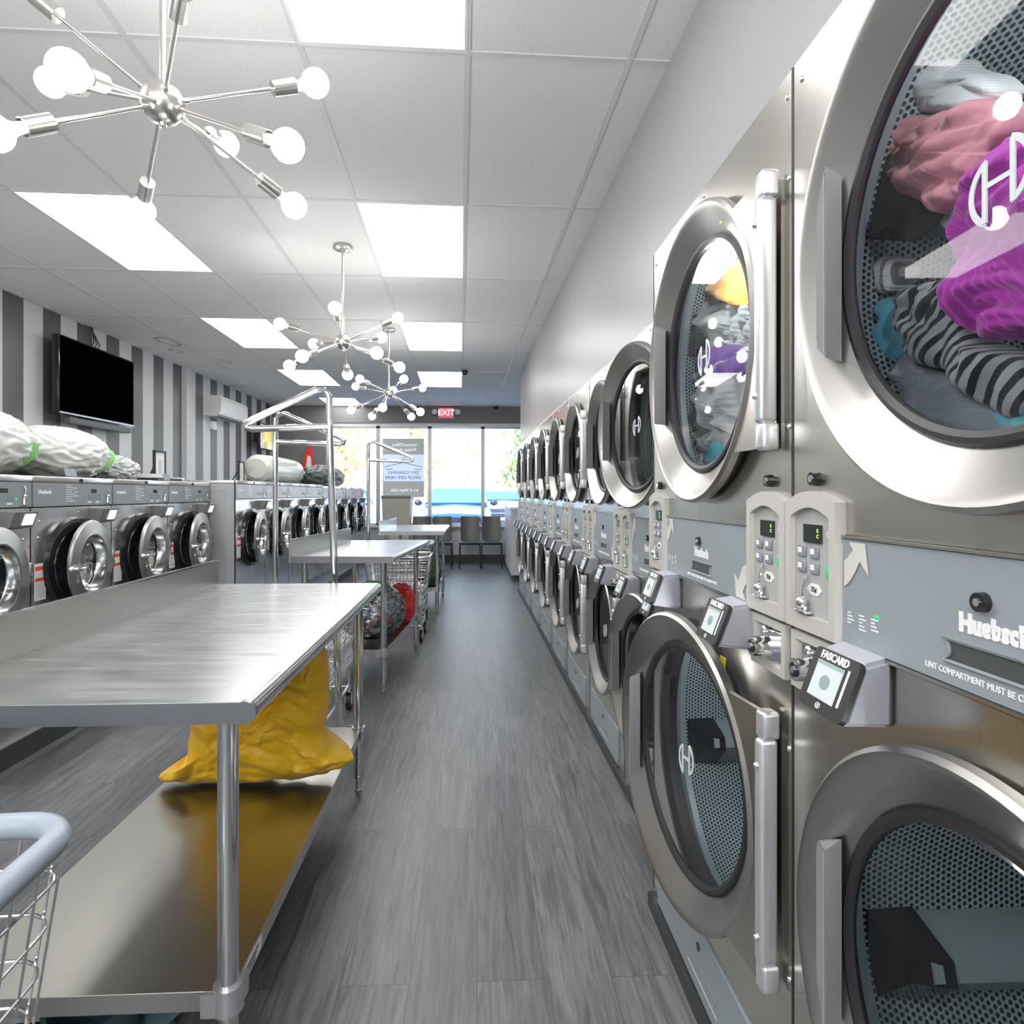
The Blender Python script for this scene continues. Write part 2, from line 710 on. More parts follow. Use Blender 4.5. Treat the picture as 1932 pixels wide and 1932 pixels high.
b = MB().m(WR)
b.prism([(wx(YB), YB, 2.062), (wx(1.966), 1.966, 2.062), (wx(1.966), 1.966, HT), (wx(YB), YB, HT)], (.12, 0, 0))
b.prism([(wx(1.966), 1.966, 1.955), (wx(8.33), 8.33, 1.955), (wx(8.33), 8.33, HT), (wx(1.966), 1.966, HT)], (.12, 0, 0))
struct(b, 'wall_right')
struct(MB().m(WR).box(wx(8.33) + .0, XR, 8.335, 8.43, 0, HT), 'wall_right_end')
struct(MB().m(WB).box(XR, XR + .1, YB, YF, 0, HT), 'wall_right_rear')
struct(MB().m(WB).box(XL, XR, YB - .1, YB, 0, HT), 'wall_back')

# front wall with windows
WX = [-2.82, -1.851, -.888, .11, 1.09]
SILL, HEAD = .70, 2.62
b = MB().m(WF).box(XL, WX[0], YF, YF + .14, 0, HT).box(WX[0], WX[-1], YF, YF + .14, HEAD, HT).box(WX[-1], XR, YF, YF + .14, 0, HT)
b.m(WLOW).box(WX[0], WX[-1], YF, YF + .14, 0, SILL)
struct(b, 'wall_front')
struct(MB().m(DARKTRIM).box(XL, XR, YF - .015, YF, 0, .15), 'baseboard_front')
struct(MB().m(mat('sill_white', (.75, .75, .76), .35)).box(WX[0] - .03, WX[-1] + .03, YF - .10, YF + .02, SILL - .03, SILL + .01), 'trim_2')
FRM = mat('window_frame_alu', (.38, .39, .41), .35, .6)
FRW = mat('window_frame_white', (.85, .87, .9), .4)
for k in range(4):
    x0, x1 = WX[k], WX[k + 1]
    w = MB().m(FRM)
    w.box(x0, x0 + .035, YF + .03, YF + .10, SILL, HEAD).box(x1 - .035, x1, YF + .03, YF + .10, SILL, HEAD)
    w.box(x0, x1, YF + .03, YF + .10, HEAD - .10, HEAD - .06).box(x0, x1, YF + .03, YF + .10, SILL, SILL + .04)
    w.m(FRW).box(x0 + .035, x1 - .035, YF + .035, YF + .09, HEAD - .06, HEAD)
    if k == 0:
        w.box(x0 + .036, x0 + .16, YF + .02, YF + .08, SILL, HEAD - .1)
    o = struct(w, 'window_%d' % (k + 1))
    MB().m(WGLASS).quad((x0 + .035, YF + .06, SILL), (x1 - .035, YF + .06, SILL), (x1 - .035, YF + .06, HEAD), (x0 + .035, YF + .06, HEAD)).build('pane', o)

# ------------------------------------------------------------------ DRYERS
LOGO_M = mat('glass_decal', (.58, .62, .65), .4)


def arc_band(mb, cy, cz, r0, r1, a0, a1, x, sy=1., sz=1., n=24, t=.0015):
    for i in range(n):
        a, b = a0 + (a1 - a0) * i / n, a0 + (a1 - a0) * (i + 1) / n
        P = [(x, cy + sy * math.cos(q) * r, cz + sz * math.sin(q) * r) for q, r in ((a, r0), (b, r0), (b, r1), (a, r1))]
        mb.prism(P, (-t, 0, 0))


def logo(mb, y, z, s, x):
    """two facing bows joined by a bar, like the letter H in a ring"""
    arc_band(mb, y + .22 * s, z - .12 * s, .62 * s, .78 * s, -PI * .42, PI * .42, x, .95, 1.15)
    mb.box(x - .0022, x, y + .36 * s, y + .50 * s, z - .9 * s, z + .70 * s)
    arc_band(mb, y - .22 * s, z + .12 * s, .62 * s, .78 * s, PI * .58, PI * 1.42, x, .95, 1.15)
    mb.box(x - .0022, x, y - .50 * s, y - .36 * s, z - .70 * s, z + .9 * s)
    mb.prism([(x, y + .37 * s, z - .02 * s), (x, y - .37 * s, z - .02 * s), (x, y - .37 * s, z + .12 * s), (x, y + .37 * s, z + .12 * s)], (-.0015, 0, 0))


def dryer_door(root, W, zc, r, ang):
    """hinge on the viewer's right (low y); mesh origin on the hinge line"""
    hy = .040
    yc = W / 2 - hy
    d = MB().m(STEELR)
    ri = r * .75
    d.lathe([(-.002, r * .90), (-.006, r * .975), (-.016, r), (-.030, r * .995), (-.036, r * .975), (-.034, r * .957), (-.028, r * .94), (.002, ri + .018), (.008, ri + .012), (.016, ri + .012)], (0, yc, zc), 'x', 96)
    # plate carrying the hinge
    d.m(STEEL)
    A_ = [(-.030, yc - math.sqrt((.965 * r) ** 2 - (r * .70 * k / 10) ** 2), zc + r * .70 * k / 10) for k in range(-10, 11)]
    d.prism([(-.030, .012, zc - r * .70)] + A_ + [(-.030, .012, zc + r * .70)], (.010, 0, 0))
    d.box(-.022, -.002, .012, .03, zc - r * .70, zc + r * .70)
    o = d.build('door', root, loc=(-.003, hy, 0), rot=(0, 0, -ang))
    # in local frame rotate so that far edge swings toward -x
    o.rotation_euler = (0, 0, ang)
    g = MB().m(BLACK)
    g.lathe([(.006, ri + .017), (-.002, ri + .012), (-.003, ri + .005), (.002, ri - .003), (.012, ri - .003)], (0, yc, zc), 'x', 96)
    g.build('gasket', o)
    gl = MB().m(DGLASS)
    gl.lathe([(.008, ri), (.006, ri * .5), (.006, .0005)], (0, yc, zc), 'x', 64)
    gl.build('glass', o)
    h = MB().m(HANDLE)
    ya, yb, yc2 = yc + r * .895, yc + r * .66, yc + r * .735
    za, zb = r * .30, r * .385
    P = [(-.018, ya), (-.052, yb), (-.012, yc2)]
    top = [(P[0][0], P[0][1], zc + za), (P[1][0], P[1][1], zc + zb), (P[2][0], P[2][1], zc + zb)]
    bot = [(P[0][0], P[0][1], zc - za), (P[1][0], P[1][1], zc - zb), (P[2][0], P[2][1], zc - zb)]
    T = [h.V(p) for p in top]
    B = [h.V(p) for p in bot]
    h.face(T)
    h.face(B[::-1])
    for i in range(3):
        h.face([T[i], B[i], B[(i + 1) % 3], T[(i + 1) % 3]])
    for k in range(12):   # ribbing
        f = (k + 1) / 13
        xx, yy = P[0][0] + (P[1][0] - P[0][0]) * f - .0012, P[0][1] + (P[1][1] - P[0][1]) * f
        zz = za + (zb - za) * f - .004
        h.cyl((xx, yy, zc - zz), (xx, yy, zc + zz), .0011, n=5, caps=False)
    h.build('handle', o)
    hg = MB().m(ALU)
    hz = r * .715
    hg.box(-.045, -.008, -.010, .016, zc - hz + .05, zc + hz - .05, .009, 3)
    hg.box(-.040, -.005, -.012, .020, zc + hz - .052, zc + hz, .008, 3).box(-.040, -.005, -.012, .020, zc - hz, zc - hz + .052, .008, 3)
    hg.m(CHROME)
    for s_ in (-1, 1):
        hg.ball((-.046, .003, zc + s_ * (hz - .10)), .006, 10)
    hg.build('hinge', o)
    lg = MB().m(LOGO_M)
    logo(lg, yc, zc, r * .118, .0045)
    lg.build('emblem', o)
    return o


def make_drum(root, W, zc, R, depth, phase=0.):
    d = MB().m(DRUM)
    yc = W / 2
    d.lathe([(.06, R), (depth, R)], (0, yc, zc), 'x', 72, uvs=True)
    # smooth collar and lifters
    d.m(DRUMP)
    d.lathe([(.022, R * .86), (.03, R * .9), (.058, R), (.075, R - .002)], (0, yc, zc), 'x', 72)
    for k in range(3):
        a = phase + 2 * PI * k / 3
        ca, sa = math.cos(a), math.sin(a)
        def P(rr, tt, xx):
            return (xx, yc + ca * rr - sa * tt, zc + sa * rr + ca * tt)
        x0, x1 = .13, depth - .01
        A = [P(R - .002, -.06, x0), P(R - .085, -.012, x0), P(R - .085, .012, x0), P(R - .002, .06, x0)]
        B = [P(R - .002, -.06, x1), P(R - .085, -.012, x1), P(R - .085, .012, x1), P(R - .002, .06, x1)]
        a_ = [d.V(p) for p in A]
        b_ = [d.V(p) for p in B]
        d.face(a_)
        for i in range(3):
            d.face([a_[i], b_[i], b_[i + 1], a_[i + 1]])
        d.m(BLACKG)
        A2 = [P(R - .001, -.065, x0 - .05), P(R - .07, -.016, x0 - .03), P(R - .07, .016, x0 - .03), P(R - .001, .065, x0 - .05)]
        A3 = [P(R - .001, -.068, x0 + .03), P(R - .09, -.018, x0 + .03), P(R - .09, .018, x0 + .03), P(R - .001, .068, x0 + .03)]
        a_ = [d.V(p) for p in A2]
        b_ = [d.V(p) for p in A3]
        d.face(a_)
        d.face(b_[::-1])
        for i in range(3):
            d.face([a_[i], b_[i], b_[i + 1], a_[i + 1]])
        d.m(DRUMP)
    # perforated back plate with a plain hub
    d.m(DRUM)
    n = 72
    uv = d.uv
    rings = []
    for rr in (R, .16):
        rings.append([d.V((depth, yc + math.cos(2 * PI * i / n) * rr, zc + math.sin(2 * PI * i / n) * rr)) for i in range(n)])
    for i in range(n):
        j = (i + 1) % n
        f = d.face([rings[0][i], rings[1][i], rings[1][j], rings[0][j]])
        if f:
            for l in f.loops:
                l[uv].uv = (l.vert.co.y, l.vert.co.z)
    d.m(DRUMP)
    d.lathe([(depth, .16), (depth - .015, .14), (depth - .02, .0005)], (0, yc, zc), 'x', 32)
    d.build('drum', root)


def coin_panel(root, y0, y1, z0, z1, top):
    """arched control panel; y1 is the viewer's left"""
    w = y1 - y0
    yc = (y0 + y1) / 2
    c = MB().m(PLAST)

    def arch(ya, yb, za, zb, rise, x):
        P = [(x, yb, za), (x, ya, za), (x, ya, zb)]
        for k in range(1, 10):
            f = k / 10
            P.append((x, ya + (yb - ya) * f, zb + rise * math.sin(PI * f)))
        P.append((x, yb, zb))
        return P
    m_ = .016
    o1 = arch(y0 + .004, y1 - .004, z0, z1 - .02, .018, -.016)
    o2 = arch(y0 + m_ + .004, y1 - m_ - .004, z0 + m_ * 1.6, z1 - .045, .016, -.016)
    A = [c.V(p) for p in o1]
    B = [c.V(p) for p in o2]
    C = [c.V((-.006, p[1], p[2])) for p in o2]
    D = [c.V((0, p[1] + (.004 if p[1] > yc else -.004), p[2] + .0)) for p in o1]
    k = len(A)
    for i in range(k):
        j = (i + 1) % k
        c.face([A[i], A[j], B[j], B[i]])
        c.face([B[i], B[j], C[j], C[i]])
        c.face([A[i], D[i], D[j], A[j]])
    c.m(PLASTD)
    c.face(C)
    o = c.build('control_panel', root)
    yl = y1 - m_ - .006         # inner left
    yr = y0 + m_ + .006
    iw = yl - yr
    zt = z1 - .045
    b = MB().m(LCD).box(-.010, -.006, yl - iw * .72, yl - iw * .27, zt - .042, zt - .012)
    b.m(LCDG)
    for q in range(2):
        put_text(b, 'C' if q else 'E', .009, -.0105, yl - iw * (.66), zt - .022 - .009 * q)
    b.build('display', o)
    hgt = z1 - z0
    zb = z0 + hgt * .56
    for q in range(2):
        for s_ in range(2):
            yy = yl - iw * (.20 + .34 * q)
            bb = MB().m(BTN).box(-.0095, -.006, yy - iw * .11, yy + iw * .11, zb - s_ * .026 - .010, zb - s_ * .026 + .010, .002, 1)
            bb.m(WHITE).box(-.0102, -.0095, yy - .002, yy + iw * .08, zb - s_ * .026 - .003, zb - s_ * .026 + .006)
            bb.build('button', o)
    b = MB()
    b.m(WHITE)
    b.box(-.0065, -.006, yl - iw * .42, yl - iw * .28, zb + .037, zb + .040).box(-.0065, -.006, yl - iw * .62, yl - iw * .5, zb + .030, zb + .036)
    put_text(b, 'C', .016, -.0065, yr + iw * .12, zt - .027)
    b.build('panel_print', o)
    b = MB().m(WHITE)
    b.prism([(-.0062, yl - iw * (.52 + .19 * math.cos(2 * PI * i / 6)), zb - .061 + .011 * math.sin(2 * PI * i / 6)) for i in range(6)], (-.001, 0, 0))
    b.m(BLACK)
    put_text(b, '25\u00a2', .0115, -.0076, yl - iw * .52, zb - .061)
    b.build('price_tag', o)
    MB().m(GREEN).box(-.010, -.006, yr - .002, yr + iw * .16, zb - .037, zb - .017, .003, 2).build('start_button', o)
    l = MB().m(CHROME)
    yy = yl - iw * .33
    zl = zb - .085
    l.ball((-.016, yy, zl), .010, 12)
    l.tube([(-.012, yy, zl), (-.016, yy - .004, zl + .022), (-.010, yy - .005, zl + .046)], .0028, 6)
    l.cyl((-.012, yy, zl), (-.012, yy - .002, z0 + .034), .0035, .0055, 8)
    l.box(-.022, -.006, yy - .020, yy + .020, z0 + .028, z0 + .034, .003, 2)
    l.build('coin_slide', o)
    k = MB()
    k.m(BLACKG).cyl((0, yc, z1 + .018), (-.012, yc, z1 + .018), .0125, .011, 20)
    k.m(CHROME).cyl((-.012, yc, z1 + .018), (-.0135, yc, z1 + .018), .006, .006, 14)
    k.build('lock', root)
    # coin box below
    zc1 = z0 - .008
    zc0 = zc1 - .098
    q = MB().m(PLAST)
    ya, yb = y0 + .010, y1 - .012
    fr = [(-.010, ya, zc0), (-.010, yb, zc0), (-.010, yb, zc1), (-.010, ya, zc1)]
    g = .014
    inn = [(-.010, ya + g, zc0 + g), (-.010, yb - g, zc0 + g), (-.010, yb - g, zc1 - g), (-.010, ya + g, zc1 - g)]
    dp = [(.0 - .001, ya + g + .004, zc0 + g + .004), (-.001, yb - g - .004, zc0 + g + .004), (-.001, yb - g - .004, zc1 - g - .004), (-.001, ya + g + .004, zc1 - g - .004)]
    F_ = [q.V(p) for p in fr]
    I_ = [q.V(p) for p in inn]
    D_ = [q.V(p) for p in dp]
    K_ = [q.V((0, p[1], p[2])) for p in fr]
    for i in range(4):
        j = (i + 1) % 4
        q.face([F_[i], F_[j], I_[j], I_[i]])
        q.face([F_[i], K_[i], K_[j], F_[j]])
        q.face([I_[i], I_[j], D_[j], D_[i]])
    q.m(STEELL)
    q.face(D_)
    q = q.build('coin_box', root)
    m = MB().m(CHROME)
    ym, zm = (ya + yb) / 2, (zc0 + zc1) / 2
    m.box(-.004, 0, ya + g + .006, yb - g - .006, zc0 + g + .006, zc1 - g - .006, .002, 1)
    m.cyl((0, ym, zm - .004), (-.040, ym, zm - .004), .020, .019, 24)
    m.ball((-.01, ym + .008, zm + .026), .008, 10)
    m.m(BLACKG).cyl((-.040, ym, zm - .004), (-.042, ym, zm - .004), .012, .012, 18)
    m.m(CHROME).cyl((-.042, ym, zm - .004), (-.044, ym, zm - .004), .006, .006, 12)
    m.build('barrel_lock', q)


def card_reader(root, y0, z1, bright=False):
    """y0 = viewer's-right edge of the base at the wall"""
    w, h = .115, .095
    pr = .075
    sh = -.046
    # base rectangle on the panel, face rectangle pushed out and to the right
    z0 = z1 - h
    B = [(0, y0, z0), (0, y0 + w, z0), (0, y0 + w, z1), (0, y0, z1)]
    Fb = [(-pr - .018, y0 + sh + .0, z0 + .020), (-pr - .018, y0 + sh + .105, z0 + .020), (-pr + .012, y0 + sh + .105, z1 + .004), (-pr + .012, y0 + sh, z1 + .004)]
    c = MB().m(READER)
    t = bmesh.new()
    vb = [t.verts.new(p) for p in B]
    vf = [t.verts.new(p) for p in Fb]
    t.faces.new(vb)
    t.faces.new(vf[::-1])
    for i in range(4):
        j = (i + 1) % 4
        t.faces.new([vb[i], vb[j], vf[j], vf[i]])
    bmesh.ops.recalc_face_normals(t, faces=t.faces[:])
    bmesh.ops.bevel(t, geom=t.edges[:], offset=.006, segments=2, affect='EDGES')
    c.merge(t, False)
    t.free()
    o = c.build('card_reader', root)
    O = Vector(Fb[1])        # bottom-left (viewer) corner
    U = (Vector(Fb[0]) - O).normalized()
    Vv = (Vector(Fb[2]) - O).normalized()
    N = U.cross(Vv).normalized()
    if N.x > 0: N = -N
    LU = (Vector(Fb[0]) - O).length
    LV = (Vector(Fb[2]) - O).length

    def pt(u, v, n=0.): return O + U * (u * LU) + Vv * (v * LV) + N * n
    f = MB().m(BLACK)
    P = []
    for (cx, cy, a) in ((.1, .1, PI), (.9, .1, 1.5 * PI), (.9, .9, 0), (.1, .9, .5 * PI)):
        for k in range(4):
            q = a + k / 3 * PI / 2
            P.append(pt(cx + .1 * math.cos(q), cy + .1 * math.sin(q), -.001))
    f.prism(P, N * .008)
    f.m(SCRNW if bright else SCRN).prism([pt(.16, .20, .007), pt(.74, .20, .007), pt(.74, .80, .007), pt(.16, .80, .007)], N * .001)
    f.m(mat('screen_dot', (.25, .33, .33), .3)).prism([pt(.45 + .11 * math.cos(i * PI / 9), .48 + .12 * math.sin(i * PI / 9), .008) for i in range(18)], N * .0005)
    f.m(mat('screen_band', (.3, .42, .38), .3)).prism([pt(.16, .74, .008), pt(.74, .74, .008), pt(.74, .80, .008), pt(.16, .80, .008)], N * .0005)
    f.m(WHITE).prism([pt(.82, .22, .007), pt(.855, .22, .007), pt(.855, .82, .007), pt(.82, .82, .007)], N * .001)
    tb = text_bm('FASCARD', .015, offset=.0004)
    M = Matrix((( U.x, Vv.x, N.x, 0), (U.y, Vv.y, N.y, 0), (U.z, Vv.z, N.z, 0), (0, 0, 0, 1)))
    f.merge(tb, False, Matrix.Translation(pt(.48, .895, .0075)) @ M)
    tb.free()
    for rr in (.05, ):
        for i in range(16):
            a, b2 = 2 * PI * i / 16, 2 * PI * (i + 1) / 16
            f.prism([pt(.46 + rr * math.cos(q) * r2, .10 + rr * math.sin(q) * r2, .007) for q, r2 in ((a, 1), (b2, 1), (b2, .8), (a, .8))], N * .0006)
    f.prism([pt(.45, .08, .007), pt(.47, .07, .007), pt(.47, .13, .007), pt(.45, .12, .007)], N * .0006)
    f.build('screen', o)
    return o


def arrow(mb, pts):
    mb.prism([(-.0072, y, z) for (y, z) in pts], (-.0008, 0, 0))


def make_dryer(label, S, loc, rz, door_up, door_lo, near_coin=True, doors=True):
    W, H_, p0, p1, zu, zl, r = S['W'], S['H'], S['p0'], S['p1'], S['zu'], S['zl'], S['r']
    root = thing('stacked_dryer', label, 'dryer', loc, rz, 'stacked steel dryers along the right wall')
    D = 1.0
    b = MB().m(STEEL)
    hole = r * .87
    b.plate_hole(.001, W - .001, .22, p0 - .006, W / 2, zl, hole)
    b.plate_hole(.001, W - .001, p1 + .004, H_, W / 2, zu, hole)
    b.quad((0, .001, p0 - .006), (0, W - .001, p0 - .006), (0, W - .001, p1 + .004), (0, .001, p1 + .004))
    # rounded edges, sides, top, back
    for yy, s_ in ((.001, 1), (W - .001, -1)):
        b.quad((0, yy, .22), (D, yy, .22), (D, yy, H_), (0, yy, H_))
    b.quad((0, .001, H_), (D, .001, H_), (D, W - .001, H_), (0, W - .001, H_))
    b.m(SIDEM).quad((D, .001, .0), (D, .001, H_), (D, W - .001, H_), (D, W - .001, .0))
    b.m(CHROME)
    for (yy, zz) in ((.02, H_ - .04), (W - .03, H_ - .04), (.012, zu + r * .72 - .03), (.012, zu - r * .6), (.012, zl + r * .55), (.012, zl - r * .6), (W / 2, H_ - .02)):
        b.ball((-.001, yy if yy < W / 2 else yy, zz), .0055, 8, (.6, 1, 1))
    b.m(BLACK)
    for yy in (.0005, W - .0005):
        b.box(-.0015, .01, yy - .0015, yy + .0015, .05, H_)
    b.box(-.001, .01, .003, W - .003, p0 - .008, p0 - .005).box(-.001, .01, .003, W - .003, p1 + .002, p1 + .005)
    b.build('cabinet', root)
    # lower access panel and toe
    k = MB().m(PANEL)
    k.box(-.006, .02, .10, W - .06, .045, .215, .002, 1)
    k.m(STEEL).box(0, .02, .002, .098, .045, .22).box(0, .02, W - .058, W - .002, .045, .22)
    k.m(BLACKG).cyl((-.006, W / 2 + .02, .165), (-.009, W / 2 + .02, .165), .010, n=14)
    k.m(PANELW).box(-.0075, -.006, W / 2 - .09, W / 2 + .09, .10, .122, .001, 1)
    k.m(WHITE).box(-.0066, -.006, W / 2 - .10, W / 2 + .10, .080, .082)
    k.build('lower_access_panel', root)
    MB().m(BLACK).box(-.02, .03, .002, W - .002, 0, .042).build('kick_plate', root)
    # door gasket seats
    for zc in (zu, zl):
        g = MB().m(BLACK)
        g.lathe([(.0, hole + .03), (-.012, hole + .028), (-.014, hole + .004), (.0, hole - .01), (.03, hole - .01)], (0, W / 2, zc), 'x', 72)
        g.m(mat('yellow_sticker', (.9, .75, .03), .5)).box(-.0145, -.012, W / 2 - .17, W / 2 - .14, zc + hole - .045, zc + hole - .02)
        g.build('door_seal', root)
    make_drum(root, W, zu, r * 1.0, .72, .4)
    make_drum(root, W, zl, r * 1.0, .72, -.26)
    if doors:
        dryer_door(root, W, zu, r, door_up)
        dryer_door(root, W, zl, r, door_lo)
    # panels
    cw = S['cw']
    cz0, cz1 = S['c0'], S['c1']
    coin_panel(root, W - cw, W, cz0, cz1, True)
    if near_coin: coin_panel(root, 0, cw, cz0, cz1, False)
    pn = MB().m(PANEL).box(-.006, .01, cw + .001, W - cw - .001, p0, p1, .0015, 1)
    pn.m(STEEL).box(-.009, 0, cw + .001, W - cw - .001, p1, p1 + .004).box(-.009, 0, cw + .001, W - cw - .001, p0 - .004, p0)
    yc = W / 2
    hh = p1 - p0
    pn = pn.build('lint_panel', root)
    big = 1.0 if W > .8 else 1.25
    t = MB().m(WHITE)
    put_text(t, 'Huebsch', .0285 * big, -.0062, yc, p0 + hh * .49, offset=.0019, sx=.93)
    t.build('brand_lettering', pn)
    t = MB().m(WHITE)
    put_text(t, 'LINT COMPARTMENT MUST BE CLEANED DAILY', .0104 * big, -.0062, yc, p0 + hh * .10, offset=0., sx=.9)
    t.build('warning_lettering', pn)
    t = MB().m(WHITE)
    for q in range(3):
        y_ = W - cw - .014 - q * .028
        for e in range(4 + q % 2):
            t.box(-.0066, -.006, y_ - .008 - .004 * ((e * 7 + q) % 3), y_, p0 + hh * .30 - e * .005, p0 + hh * .30 - e * .005 + .0018)
    t.m(GREEN).ball((-.006, W - cw - .082, p0 + hh * .33), .005, 8, (.2, 1.4, .7))
    t.build('instruction_print', pn)
    a = MB().m(ARROW)
    yl = W - cw - .008
    u = hh / .157
    arrow(a, [(yl, p0 + .085 * u), (yl - .012, p0 + .092 * u), (yl - .026, p0 + .108 * u), (yl - .038, p0 + .126 * u), (yl - .058, p0 + .108 * u), (yl - .050, p0 + .152 * u), (yl - .012, p0 + .152 * u), (yl - .022, p0 + .141 * u), (yl - .008, p0 + .128 * u), (yl, p0 + .123 * u)][::1])
    a.build('arrow_mark', pn)
    a = MB().m(ARROW)
    yr = cw + .010
    arrow(a, [(yr, p0 + .080 * u), (yr + .022, p0 + .072 * u), (yr + .045, p0 + .040 * u), (yr + .064, p0 + .052 * u), (yr + .055, p0 + .006 * u), (yr + .008, p0 + .004 * u), (yr + .022, p0 + .020 * u), (yr + .010, p0 + .036 * u), (yr, p0 + .040 * u)])
    a.build('arrow_mark', pn)
    q = MB()
    q.m(BLACKG).cyl((-.006, yc + .012, p0 + hh * .67), (-.014, yc + .012, p0 + hh * .67), .0115, .0105, 24)
    q.m(CHROME).cyl((-.014, yc + .012, p0 + hh * .67), (-.0155, yc + .012, p0 + hh * .67), .0045, n=12)
    q.build('lock', pn)
    hd = MB().m(PANELW)
    P = []
    for (cy, a0) in ((yc - .068, -PI / 2), (yc + .068, PI / 2)):
        for k_ in range(9):
            an = a0 + PI * k_ / 8
            P.append((cy + (.011 if a0 > 0 else .011) * math.cos(an) * (-1 if a0 > 0 else 1) * (-1 if a0 > 0 else 1), p0 + hh * .265 + .011 * math.sin(an)))
    A = [hd.V((-.0095, yc + (p[0] - yc) * 1.05, p0 + hh * .265 + (p[1] - p0 - hh * .265) * 1.28)) for p in P]
    B = [hd.V((-.0085, *p)) for p in P]
    A0 = [hd.V((-.006, v.co.y, v.co.z)) for v in A]
    n_ = len(P)
    for i in range(n_):
        j = (i + 1) % n_
        hd.face([A[i], A[j], B[j], B[i]])
        hd.face([A[i], A0[i], A0[j], A[j]])
    hd.m(mat('pull_recess', (.055, .06, .062), .35))
    hd.face([hd.V((-.0066, *p)) for p in P])
    hd.build('pull_handle', pn)
    # card readers
    card_reader(root, W - cw - .104, cz0 + .004)
    if near_coin: card_reader(root, cw - .005, cz0 + .004)
    return root


BIG = dict(W=.876, H=2.055, p0=1.075, p1=1.233, zu=1.636, zl=.644, r=.36, cw=.16, c0=1.072, c1=1.306)
SML = dict(W=.79, H=1.945, p0=.975, p1=1.205, zu=1.556, zl=.605, r=.315, cw=.15, c0=.955, c1=1.235)
XD = .56
D1 = make_dryer('nearest big stacked dryer, upper drum full of pink, magenta and striped clothes', BIG, (XD, .212, 0), 0, 0, 0)
D2 = make_dryer('big stacked dryer with gray and orange laundry above and its lower door ajar', BIG, (XD, 1.089, 0), 0, 0, math.radians(6.6))
RZ = math.radians(.97)


def row_pt(d):
    return (.668 - math.sin(RZ) * d, 1.968 + math.cos(RZ) * d, 0)


D3 = make_dryer('stacked dryer next to the big pair, its upper round door standing open', SML, row_pt(0), RZ, math.radians(9), math.radians(5))
D4 = make_dryer('second of the smaller stacked dryers, both doors shut and drums empty', SML, row_pt(.79), RZ, 0, 0)
words = ['third', 'fourth', 'fifth', 'sixth', 'seventh', 'last']
for k in range(6):
    c = copy_tree(D4)
    c.location = row_pt(.79 * (k + 2))
    c['label'] = ('%s of the smaller stacked steel dryers counted from the camera end' % words[k]) if k < 5 else 'farthest stacked steel dryer, at the window end of the row'
# pale filler strip above the small dryers
b = MB().m(mat('filler_strip', (.62, .61, .58), .4, .5))
p, q = row_pt(0), row_pt(.79 * 8)
b.prism([(p[0] + .004, p[1], 1.947), (q[0] + .004, q[1], 1.947), (wx(q[1]) + .0, q[1], 1.992), (wx(p[1]) + .0, p[1], 1.992)], (.02, 0, .004))
struct(b, 'trim_3')

# ------------------------------------------------------------------ cloth


def outline_curve(pts, n=96):
    """closed Catmull-Rom through 2-D points, resampled by angle about the centroid"""
    k = len(pts)
    dense = []
    for i in range(k):
        p0, p1, p2, p3 = (Vector(pts[(i + d) % k]) for d in (-1, 0, 1, 2))
        for s in range(10):
            t = s / 10
            dense.append(.5 * ((2 * p1) + (-p0 + p2) * t + (2 * p0 - 5 * p1 + 4 * p2 - p3) * t * t + (-p0 + 3 * p1 - 3 * p2 + p3) * t ** 3))
    c = sum(dense, Vector((0, 0))) / len(dense)
    m = len(dense)
    out = [dense[int(i * m / n) % m] for i in range(n)]
    return c, out


def wr(p, seed, fold=1.):
    q = Vector(p) * 11 + Vector((seed * 3.1, seed * 1.7, seed))
    w = Vector((noise.noise(q * .5), noise.noise(q * .5 + Vector((5, 2, 1))), noise.noise(q * .5 + Vector((1, 7, 3))))) * 1.9
    a = abs(noise.noise((q + w) * .9)) * 2.6
    b2 = abs(noise.noise((q + w) * 2.2 + Vector((9, 9, 9)))) * 2
    c2 = abs(noise.noise((q + w) * 4.6 + Vector((3, 9, 5)))) * 2
    return fold * (a + .45 * b2 + .10 * c2 - .8)


def garment(name, label, cat, pts, to3, normal, thick, mt, seed, amp=.012, both=False, group=None, rings=40, n=150):
    """soft crumpled piece of cloth with a given outline; to3 maps outline plane to space"""
    c, out = outline_curve(pts, n)
    mb = MB().m(mt)
    N = Vector(normal)
    sides = (1, -1) if both else (1,)
    for sd in sides:
        prev = None
        ctr = None
        for k in range(rings + 1):
            f = k / rings
            ring = []
            if k == 0:
                P = to3(c.x, c.y)
                ctr = mb.V(P + N * (thick + amp * wr(P, seed + sd)) * sd)
                continue
            for i in range(n):
                q = c + (out[i] - c) * f
                P = to3(q.x, q.y)
                h = math.sqrt(max(0., 1 - f ** 3))
                e = amp * wr(P, seed + sd) * (h * .8 + .2)
                jit = Vector((0, 0, 0))
                if f > .85:
                    jit = (to3(c.x, c.y) - P) * (.05 * noise.noise(P * 25 + Vector((seed, 0, 0))))
                ring.append(mb.V(P + jit * (1 if not both else (1 if f < 1 else 0)) + N * (thick * h + e * (0 if (both and k == rings) else 1)) * sd))
            if k == 1:
                for i in range(n):
                    mb.face([ctr, ring[i], ring[(i + 1) % n]], True)
            else:
                for i in range(n):
                    j = (i + 1) % n
                    mb.face([prev[i], ring[i], ring[j], prev[j]], True)
            prev = ring
        if not both:   # skirt to close the back
            back = [mb.V(v.co - N * .03) for v in prev]
            for i in range(n):
                j = (i + 1) % n
                mb.face([prev[i], back[i], back[j], prev[j]], True)
            mb.face([mb.V(v.co) for v in back])
    o = mb.build(name, sharp=False)
    tag(o, label, cat, group)
    return o


